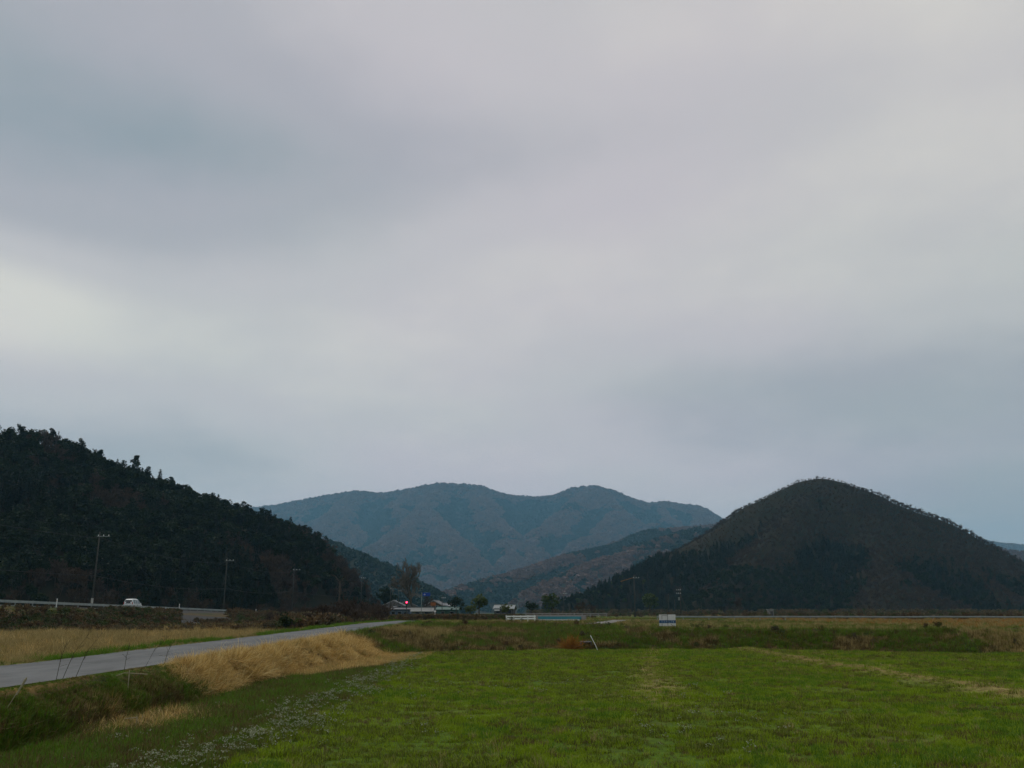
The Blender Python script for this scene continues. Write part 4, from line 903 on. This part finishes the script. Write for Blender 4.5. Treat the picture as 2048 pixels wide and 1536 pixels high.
# ------------------------------------------------------------------ village
def house(name, px, Y, label, w=9, dp=8, h=5.2, rh=2.0, wallc=(.5, .49, .45), roofc=(.08, .09, .10), rz=0, ridge_x=True, dz=0, win=3, floors=2, fascia=None):
    x = xat(px, Y); e = tag(empty(name, (x, Y, 1.0 + dz), rz), label, 'house', 'village houses'); e.scale = (.82, .82, .82)
    mw = mat('wall_plaster', wallc, .85, tuple(k * .85 for k in wallc), .2, 1.2); mr = mat('roof_tile', roofc, .5, tuple(k * 1.3 for k in roofc), .4, 4)
    MB().add([(-w / 2, -dp / 2, -.5), (w / 2, -dp / 2, -.5), (w / 2, dp / 2, -.5), (-w / 2, dp / 2, -.5), (-w / 2, -dp / 2, h), (w / 2, -dp / 2, h), (w / 2, dp / 2, h), (-w / 2, dp / 2, h)] +
             ([(-w / 2, 0, h + rh), (w / 2, 0, h + rh)] if ridge_x else [(0, -dp / 2, h + rh), (0, dp / 2, h + rh)]),
             [(0, 1, 5, 4), (1, 2, 6, 5), (2, 3, 7, 6), (3, 0, 4, 7)] + ([(4, 7, 8), (5, 9, 6)] if ridge_x else [(4, 5, 8), (6, 7, 9)])).build('wall', mw, e)
    ov = .7; a, b = (w / 2 + ov * .6, dp / 2 + ov) if ridge_x else (dp / 2 + ov * .6, w / 2 + ov); dr = rh * ov / ((dp if ridge_x else w) / 2); th = .22; V = []
    for u in (-a, a):
        for v_, z_ in ((-b, h - dr), (0, h + rh), (b, h - dr)):
            for t in (.03, th): V.append((u, v_, z_ + t) if ridge_x else (v_, u, z_ + t))
    rf = MB().add(V, [(1, 3, 9, 7), (3, 5, 11, 9), (0, 6, 8, 2), (2, 8, 10, 4), (0, 1, 7, 6), (4, 10, 11, 5), (0, 2, 3, 1), (2, 4, 5, 3), (6, 7, 9, 8), (8, 9, 11, 10)]).build('roof', mr, e)
    rc = ((0, 0, h + rh + .28), (2 * a, .35, .28)) if ridge_x else ((0, 0, h + rh + .28), (.35, 2 * a, .28)); box_obj('ridge_cap', rc[0], rc[1], fascia or mr, rf)
    if fascia:
        for u in (-1, 1):
            q = math.atan2(rh + dr, b); ln = math.hypot(b, rh + dr)
            if not ridge_x: box_obj('bargeboard', (u * b / 2, -a - .05, (h - dr + h + rh) / 2 + .14), (ln, .08, .3), fascia, rf, ry=u * q)
    for f in range(floors):
        for i in range(win):
            wx = (i - (win - 1) / 2) * w / (win + .3); zc = 1.3 + f * 2.6
            if zc > h - .5: continue
            fr = box_obj('window', (wx, -dp / 2 - .03, zc), (1.5, .1, 1.2), M_STEEL, e); box_obj('pane', (wx, -dp / 2 - .09, zc), (1.3, .04, 1.0), M_GLASS, fr)
    box_obj('door', (w * .33, -dp / 2 - .04, .6), (.95, .08, 2.1), M_DSTEEL, e)
    return e
house('village_house', 789, 330, 'dark tiled gabled house at the left end of the village', 9, 9, 4.4, 2.0, (.16, .155, .14), (.05, .055, .06), 0, False, 0, 3, 2, mat('pale_edge', (.3, .3, .29), .6))
house('village_house', 812, 345, 'dark gabled house behind the red traffic light', 9, 9, 4.5, 1.8, (.14, .14, .13), (.05, .055, .06), .1, False, 0, 3, 2, mat('pale_edge', (.25, .25, .24), .6))
house('village_house', 801, 292, 'low pale blue walled shop beneath the red traffic light', 8, 6, 2.6, .5, (.10, .13, .18), (.06, .065, .07), 0, True, 0, 3, 1)
house('village_house', 845, 270, 'low white walled shed with pale roof in the village', 7.5, 6, 1.9, 1.1, (.17, .17, .155), (.13, .135, .125), .05, True, 0, 2, 1)
house('village_house', 872, 330, 'house with an orange brown gable right of the white shed', 7, 8, 4.6, 1.8, (.09, .06, .035), (.07, .07, .07), -.2, False, 0, 2, 2, mat('pale_edge', (.25, .25, .24), .6))
house('village_house', 890, 345, 'pale grey roofed house beside the teal roof', 9, 8, 3.8, 1.6, (.2, .2, .2), (.16, .17, .18), .2, True, 0, 3, 2)
house('village_house', 897, 300, 'low green walled barn at the right end of the village', 8.5, 6, 2.6, .9, (.05, .10, .08), (.03, .08, .065), -.1, True, 0, 2, 1)
house('village_house', 772, 318, 'small weathered house low behind the left village scrub', 8, 7, 2.6, 1.3, (.22, .22, .19), (.10, .105, .11), .2, True, 0, 3, 1)
hw = house('farmhouse', 1010, 238, 'grey white roofed farmhouse right of the fresh green tree', 6.0, 6, 2.2, 1.0, (.07, .07, .065), (.16, .18, .18), -.12, True, .35, 3, 1)
box_obj('balcony', (-2.1, -3.3, 1.75), (1.6, .6, .4), M_WHITE, hw, .03); box_obj('awning', (-2.0, -3.25, 2.5), (2.0, .7, .35), M_WHITE, hw, .03)
def signal():
    x, Y = xat(813, 235), 235; e = tag(empty('traffic_light', (x, Y, 1.0)), 'traffic light with its red lamp lit in front of the village', 'traffic light')
    MB().tube([(0, 0, -.3), (0, 0, 3.7)], [.13, .10], 10).build('pole', M_DSTEEL, e)
    hd = box_obj('signal_head', (0, -.15, 3.3), (.46, .26, 1.35), M_DSTEEL, e, .05)
    for k, (c, em) in enumerate((((.6, .01, .03), 14), ((.12, .08, .01), 0), ((.01, .08, .06), 0))):
        o = MB().tube([(0, -.29, 3.72 - k * .42), (0, -.34, 3.72 - k * .42)], [.20, .16], 16).build('lamp', mat('signal_lens', c, .3, emit=((1, .02, .07), em) if em else None), hd)
        MB().tube([(0, -.28, 3.72 - k * .42), (0, -.42, 3.75 - k * .42)], [.215, .215], 14, caps=False).build('visor', M_DSTEEL, hd)
signal()
def road_sign():
    x, Y = xat(851, 262), 262; e = tag(empty('direction_sign', (x, Y, 1.0)), 'blue direction sign on a steel post right of the tall bare tree', 'road sign')
    MB().tube([(-1.2, 0, -.3), (-1.2, 0, 6.8)], .09, 10).build('post', M_STEEL, e); MB().tube([(-1.2, .06, 6.3), (1.1, .06, 6.3)], .05, 8).build('arm', M_STEEL, e)
    b = box_obj('board', (.15, -.03, 6.25), (2.2, .05, .95), mat('sign_blue', (.012, .05, .30), .4), e, .02)
    box_obj('arrow_mark', (-.35, -.06, 6.2), (.5, .012, .07), M_WHITE, b); box_obj('arrow_mark', (-.35, -.06, 6.25), (.06, .012, .5), M_WHITE, b)
road_sign()
for px, Y, h, lab in ((780, 300, 9.5, 'dark utility pole left of the village roofs'), (796, 310, 9.0, 'thin utility pole above the dark gabled house'), (884, 280, 6.2, 'short utility pole right of the orange gable'), (902, 330, 8.0, 'thin utility pole at the right end of the village'), (1128, 280, 7.5, 'thin grey utility pole behind the teal bridge')):
    utility_pole(px, Y, None, h, lab, 1.2, 1, 1, 1.0, .12)
def marker(px, Y, label, h=.9):
    x = xat(px, Y); e = tag(empty('marker_post', (x, Y, tz(x, Y))), label, 'post'); MB().tube([(0, 0, -.1), (0, 0, h)], .04, 8).build('post', M_WHITE, e); MB().tube([(0, -.02, h), (0, -.06, h)], .16, 12).build('disc', M_WHITE, e)
marker(870, 150, 'round white disc on an added post for the light spot below the village', 1.45)  # white disc stands in for a spot of light; the post is added
mx_ = xat(866, 268); e = tag(empty('roadside_signboard', (mx_, 268, 1.0)), 'small orange signboard on two posts beside the white shed', 'sign')
box_obj('board', (0, 0, 3.6), (1.5, .08, .9), mat('orange_sign', (.28, .10, .03), .5), e, .02)
for s in (-1, 1): MB().tube([(s * .6, .08, -.2), (s * .6, .08, 4.0)], .05, 8).build('leg', M_STEEL, e)

# ------------------------------------------------------------------ middle: white fence, bridge, sign
def white_fence():
    a = np.array([xat(1013, 108), 108]); b = np.array([xat(1071, 112), 112]); z = max(tz(*a), tz(*b)); L_ = float(np.hypot(*(b - a)))
    e = tag(empty('white_guard_fence', (*a, z), math.atan2(b[1] - a[1], b[0] - a[0])), 'short bright white two rail guard fence at the head of the bank', 'fence')
    for zc in (.34, .60): box_obj('rail', (L_ / 2, 0, zc), (L_, .06, .17), M_WHITE, e, .015)
    for i in range(5): MB().tube([(L_ * (i + .05) / 4.1, .07, -.4), (L_ * (i + .05) / 4.1, .07, .72)], .055, 10).build('post', M_WHITE, e)
    box_obj('end_plate', (-.06, -.02, .47), (.16, .08, .5), M_WHITE, e, .03)
white_fence()
def bridge():
    x0, x1, Y = xat(1074, 138), xat(1163, 138), 137.2; zb = 1.0; L_ = x1 - x0
    e = tag(empty('road_bridge', ((x0 + x1) / 2, Y, zb)), 'small bridge with a teal girder and pale parapet', 'bridge')
    box_obj('girder', (0, 0, .42), (L_, .25, .42), mat('teal_paint', (.03, .20, .24), .5, (.05, .25, .28), .4, .7), e, .02)
    box_obj('deck', (0, 1.6, .66), (L_ + .6, 3.4, .18), M_CONC, e, .02)
    box_obj('pipe_casing', (-.3, -.25, .1), (L_ - .2, .2, .17), M_WHITE, e, .04)
    for s in (-1, 1): box_obj('abutment', (s * (L_ / 2 + .25), 1.2, .1), (.7, 3.2, 1.3), M_CONC, e, .03)
    par = box_obj('parapet', (1.2, 3.4, 1.02), (L_ + 6, .18, .12), M_CONC, e, .02); box_obj('parapet', (1.2, 3.4, .80), (L_ + 6, .14, .1), M_CONC, e, .02)
    for i in range(11): box_obj('parapet_post', (1.2 + (i - 5) * (L_ + 5.6) / 10, 3.42, .85), (.14, .14, .55), M_CONC, e)
bridge()
def board_sign():
    x, Y = xat(1330, 62), 61.2; z = tz(x, Y) + .10; e = tag(empty('field_signboard', (x, Y, z)), 'white signboard with a blue lettered band standing at the field bank', 'sign')
    b = box_obj('board', (0, 0, .46), (1.10, .03, .74), mat('faded_white_sheet', (.62, .62, .58), .6, (.70, .70, .67), .3, 3), e, .006)
    box_obj('blue_band', (0, -.021, .37), (1.098, .012, .19), mat('band_blue', (.012, .06, .16), .5, (.02, .09, .20), .3, 5), b)
    mk = mat('pale_letter', (.30, .38, .45), .6)
    for u, wd, hh, dz in ((-.36, .03, .13, 0), (-.38, .09, .025, .055), (-.22, .09, .025, .055), (-.20, .03, .13, 0), (-.07, .025, .12, 0), (-.03, .06, .025, .0), (.10, .025, .13, 0), (.15, .07, .025, -.055), (.26, .025, .13, 0), (.30, .08, .025, .05), (.40, .07, .10, -.01)):
        box_obj('letter_stroke', (u, -.031, .37 + dz), (wd, .008, hh), mk, b)
    for u, zc, sx, sz in ((-.36, .655, .02, .25), (.02, .46, .025, .74), (-.17, .765, .38, .02), (-.36, .18, .02, .17)):
        box_obj('frame_bar', (u, -.034, zc), (sx, .014, sz), M_DSTEEL, b)
    for u in (-.4, .42): MB().tube([(u, .05, -.4), (u, .05, .8)], .025, 8).build('leg', M_DSTEEL, e)
board_sign()
def plank():
    x, Y = xat(1352, 60), 60.6; z = tz(x, Y); tag(box_obj('wooden_plank', (x, Y, z + .14), (.62, .1, .05), mat('grey_wood', (.32, .28, .22), .8, (.4, .36, .3), .2, 6), None, .005, ry=R(32)), 'short pale plank leaning right of the white signboard', 'plank')
plank()
def leaning_pole():
    Y = 55.2; x1 = xat(1195, Y); z1 = tz(x1, Y); x0 = xat(1181, Y)
    p = [(x1, Y, z1 - .1), (x1 - .16, Y + .05, z1 + .3), (x1 - .30, Y + .1, z1 + .58), (x0 - .02, Y + .15, z1 + .86)]
    tag(MB().tube(p, [.022, .022, .020, .018], 8).build('leaning_pole', M_WHITE, None, True), 'thin white pole leaning left at the far edge of the field', 'pole')
leaning_pole()
def culvert():
    x, Y = xat(1172, 56), 56.3; z = tz(x, Y) - .18; e = tag(empty('culvert', (x, Y, z)), 'dark square culvert mouth in the bank beside the leaning white pole', 'culvert')
    for s in (-1, 1): box_obj('side_wall', (s * .30, .3, .15), (.08, .9, .6), M_DSTEEL, e)
    box_obj('lintel', (0, .3, .48), (.68, .9, .08), M_DSTEEL, e); box_obj('back', (0, .6, .1), (.54, .06, .6), M_BLACK, e)  # black panel inside paints the darkness of the hole
culvert()
def orange_bush():
    x, Y = xat(1140, 55.8), 55.6; e = tag(empty('orange_bush', (x, Y, tz(x, Y))), 'rounded orange brown dry bush at the foot of the cross bank', 'bush')
    t = MB(); r = np.random.default_rng(8)
    for i in range(420):
        th = r.uniform(0, 6.28); el = r.uniform(.25, 1.5); L_ = r.uniform(.6, 1.25); dv = np.array([math.cos(th) * math.cos(el), math.sin(th) * math.cos(el) * .7, math.sin(el)])
        b = np.array([*r.normal(0, .22, 2), 0]); sd = np.cross(dv, rand_dirs(r, 1)[0]) * .014; m_ = b + dv * L_ * .6; q = b + dv * L_ + np.array([dv[0] * .15, dv[1] * .1, -.12])
        t.add([b - sd, b + sd, m_ + sd, m_ - sd, q], [(0, 1, 2, 3), (3, 2, 4)])
    t.build('foliage', M_ORANGE, e); MB().tube([(0, 0, -.1), (.05, 0, .45)], [.05, .02], 6).build('stem', M_BARK, e)
orange_bush()

# ------------------------------------------------------------------ right: poles, far guardrail
Q1 = utility_pole(1270, 250, None, 11.2, 'tall pale utility pole at the right, with an orange cable sleeve', 1.7, 1, 1, .95, .19)
M_OR = mat('orange_sleeve', (.20, .10, .03), .6); M_YB = mat('black_sleeve', (.03, .03, .03), .6)
sl = MB().tube([at(1241, 1163, 246), at(1266, 1155.5, 249.4)], .085, 8).build('cable_sleeve', M_OR); tag(sl, 'slanting orange protective sleeve on the cable at the right pole', 'cable sleeve')
cable('power_cable', at(1266, 1155.5, 249.4), (xat(1020, 215), 190, 9.2), .6, 'power cable running left from the tall right pole')
def braced(px, Y, label):
    e = utility_pole(px, Y, None, 8.3, label, 1.3, 2, -1, .95, .17, True)
    MB().tube([(2.6, 0, -.3), (.1, 0, 6.2)], [.12, .1], 10).build('brace', M_POLE, e)
braced(1362, 265, 'utility pole with a leaning brace and transformer at the right')
cable('power_cable', (xat(1270, 250), 250, 11.2), (xat(1362, 265), 265, 8.6), .4, 'power cable between the two right hand poles')
for px, Y, h, lab in ((1338, 300, 7.0, 'thin pole left of the braced utility pole'), (1350, 300, 5.0, 'short thin pole between the thin pole and the braced pole'), (1403, 300, 4.6, 'short thin pole right of the braced utility pole')):
    x = xat(px, Y); e = tag(empty('thin_pole', (x, Y, .95)), lab, 'pole'); MB().tube([(0, 0, -.3), (0, 0, h)], .11, 8).build('shaft', M_POLE, e); MB().tube([(0, 0, h - .02), (0, 0, h + .05)], [.12, .06], 8).build('cap', M_STEEL, e)
def far_rail():
    pts = np.array([(22, 138.8), (60, 142.4), (88, 145.9)]); e = tag(empty('far_guardrail', (18, 138.4, tz(18, 138.4))), 'thin grey guardrail along the far road at the right', 'guardrail'); s = np.r_[0, np.cumsum(np.hypot(*np.diff(pts, axis=0).T))]
    P = [(np.interp(q, s, pts[:, 0]), np.interp(q, s, pts[:, 1])) for q in np.arange(0, s[-1], 4.0)]; z0 = e.location.z; c = [(x - 18, y - 138.4, tz(x, y) - z0 + .52) for x, y in P]
    V = []
    for x, y, z in c: V += [(x, y, z - .13), (x, y - .05, z), (x, y, z + .13), (x, y + .04, z)]
    MB().add(V, [(i * 4 + j, i * 4 + (j + 1) % 4, i * 4 + 4 + (j + 1) % 4, i * 4 + 4 + j) for i in range(len(c) - 1) for j in range(4)]).build('beam', M_STEEL, e)
    me = MB().tube([(0, .08, -.9), (0, .08, .16)], .06, 8).mesh('post', M_STEEL)
    for q in c: link(bpy.data.objects.new('post', me), e).location = q
far_rail()
def kiosk():
    x, Y = xat(1541, 205), 205; e = tag(empty('roadside_box', (x, Y, 1.0)), 'small pale box hut at the foot of the cone shaped hill', 'hut')
    box_obj('body', (0, 0, .8), (1.2, 1.0, 1.9), mat('pale_panel', (.16, .16, .15), .7, (.2, .2, .19), .3, 2), e, .03); box_obj('roof', (0, 0, 1.8), (1.45, 1.25, .12), M_STEEL, e, .02); box_obj('door', (.1, -.52, .75), (.6, .05, 1.4), M_DSTEEL, e)
kiosk()

# ------------------------------------------------------------------ foreground stalks
M_STALK = mat('dark_stalk', (.05, .045, .025), .9); M_CANE = mat('pale_cane', (.30, .26, .16), .8, (.38, .34, .22), .2, 8)
r = np.random.default_rng(77)
for i, (px, py, ln, le, lab) in enumerate(((95, 1375, .75, .15, 'dark weed stalk at the lane edge, leftmost'), (105, 1365, .95, .5, 'long leaning dark weed stalk near the left of the lane'), (130, 1352, .9, .5, 'dark weed stalk leaning over the lane, third from left'),
                                          (238, 1340, .6, .1, 'upright dark weed stalk midway along the near lane edge'), (290, 1335, .75, .7, 'slanting dark weed stalk right of the midway stalk'), (330, 1325, .6, .3, 'dark weed stalk just left of the straw bank'))):
    y = np.interp(px, [0, 330], [16.2, 23.5]); x = -8.72 if xat(px, y) > -8.72 else xat(px, y); x = xat(px, y * .99); x = max(x, -8.95); z = tz(x, y); p = [(x, y, z - .05), (x + le * ln * .4, y, z + ln * .55), (x + le * ln, y + .05, z + ln)]
    e = tag(empty('weed_stalk', (x, y, z)), lab, 'weed', 'dark weed stalks along the lane'); q = [tuple(np.array(k) - (x, y, z)) for k in p]
    MB().tube(q, [.006, .005, .003], 5).build('stem', M_STALK, e); t = MB()
    for k in range(9):
        f = r.uniform(.35, 1); b = np.array([le * ln * f ** 1.3, .03, ln * f]); t.tube([b, b + r.normal(0, .07, 3) + (0, 0, .07)], .003, 3, 0, False)
    t.build('twigs', M_STALK, e)
def stake():
    y = 20.4; x = xat(271, y); z = tz(x, y); e = tag(empty('cane_stake', (x, y, z)), 'thin pale cane stake with a crosspiece on the near green bank', 'stake')
    MB().tube([(0, 0, -.1), (.0, 0, .42)], .011, 6).build('stake', M_CANE, e); MB().tube([(-.5, .02, .22), (-.1, 0, .36), (.4, .02, .33)], .009, 5).build('crosspiece', M_CANE, e)
    y2 = 17.9; x2 = xat(285, y2); z2 = tz(x2, y2); e = tag(empty('broken_cane', (x2, y2, z2)), 'broken pale cane lying beside the dry straw clump', 'stake')
    MB().tube([(-.12, 0, .25), (.1, 0, .27), (.16, 0, .10), (.2, 0, .3)], .009, 5).build('stake', M_CANE, e); MB().tube([(.08, .02, .12), (.09, 0, .3)], .008, 5).build('side_shoot', M_CANE, e)
    y3 = 15.6; x3 = xat(45, y3); z3 = tz(x3, y3); e = tag(empty('dry_reed', (x3, y3, z3)), 'single pale dry reed leaning right at the lower left', 'reed')
    MB().tube([(-.1, 0, 0), (.12, 0, .42)], [.008, .005], 5).build('stem', M_CANE, e); MB().tube([(.08, 0, .32), (.2, 0, .56), (.22, 0, .6)], [.012, .02, .004], 6).build('seed_head', M_CANE, e)
stake()

# ------------------------------------------------------------------ haze
hz = MB().box((0, 0, 442), (19400, 19400, 904)).build('haze', bpy.data.materials.new('valley_haze')); tag(hz, 'thin blue grey haze filling the valley air', 'haze', kind='stuff')
m = hz.data.materials[0]; m.use_nodes = True; t = m.node_tree; t.nodes.remove(t.nodes['Principled BSDF']); pv = t.nodes.new('ShaderNodeVolumePrincipled')
pv.inputs['Color'].default_value = (.33, .70, 1.0, 1); pv.inputs['Density'].default_value = HAZE; pv.inputs['Anisotropy'].default_value = .2
t.links.new(pv.outputs[0], t.nodes['Material Output'].inputs['Volume'])
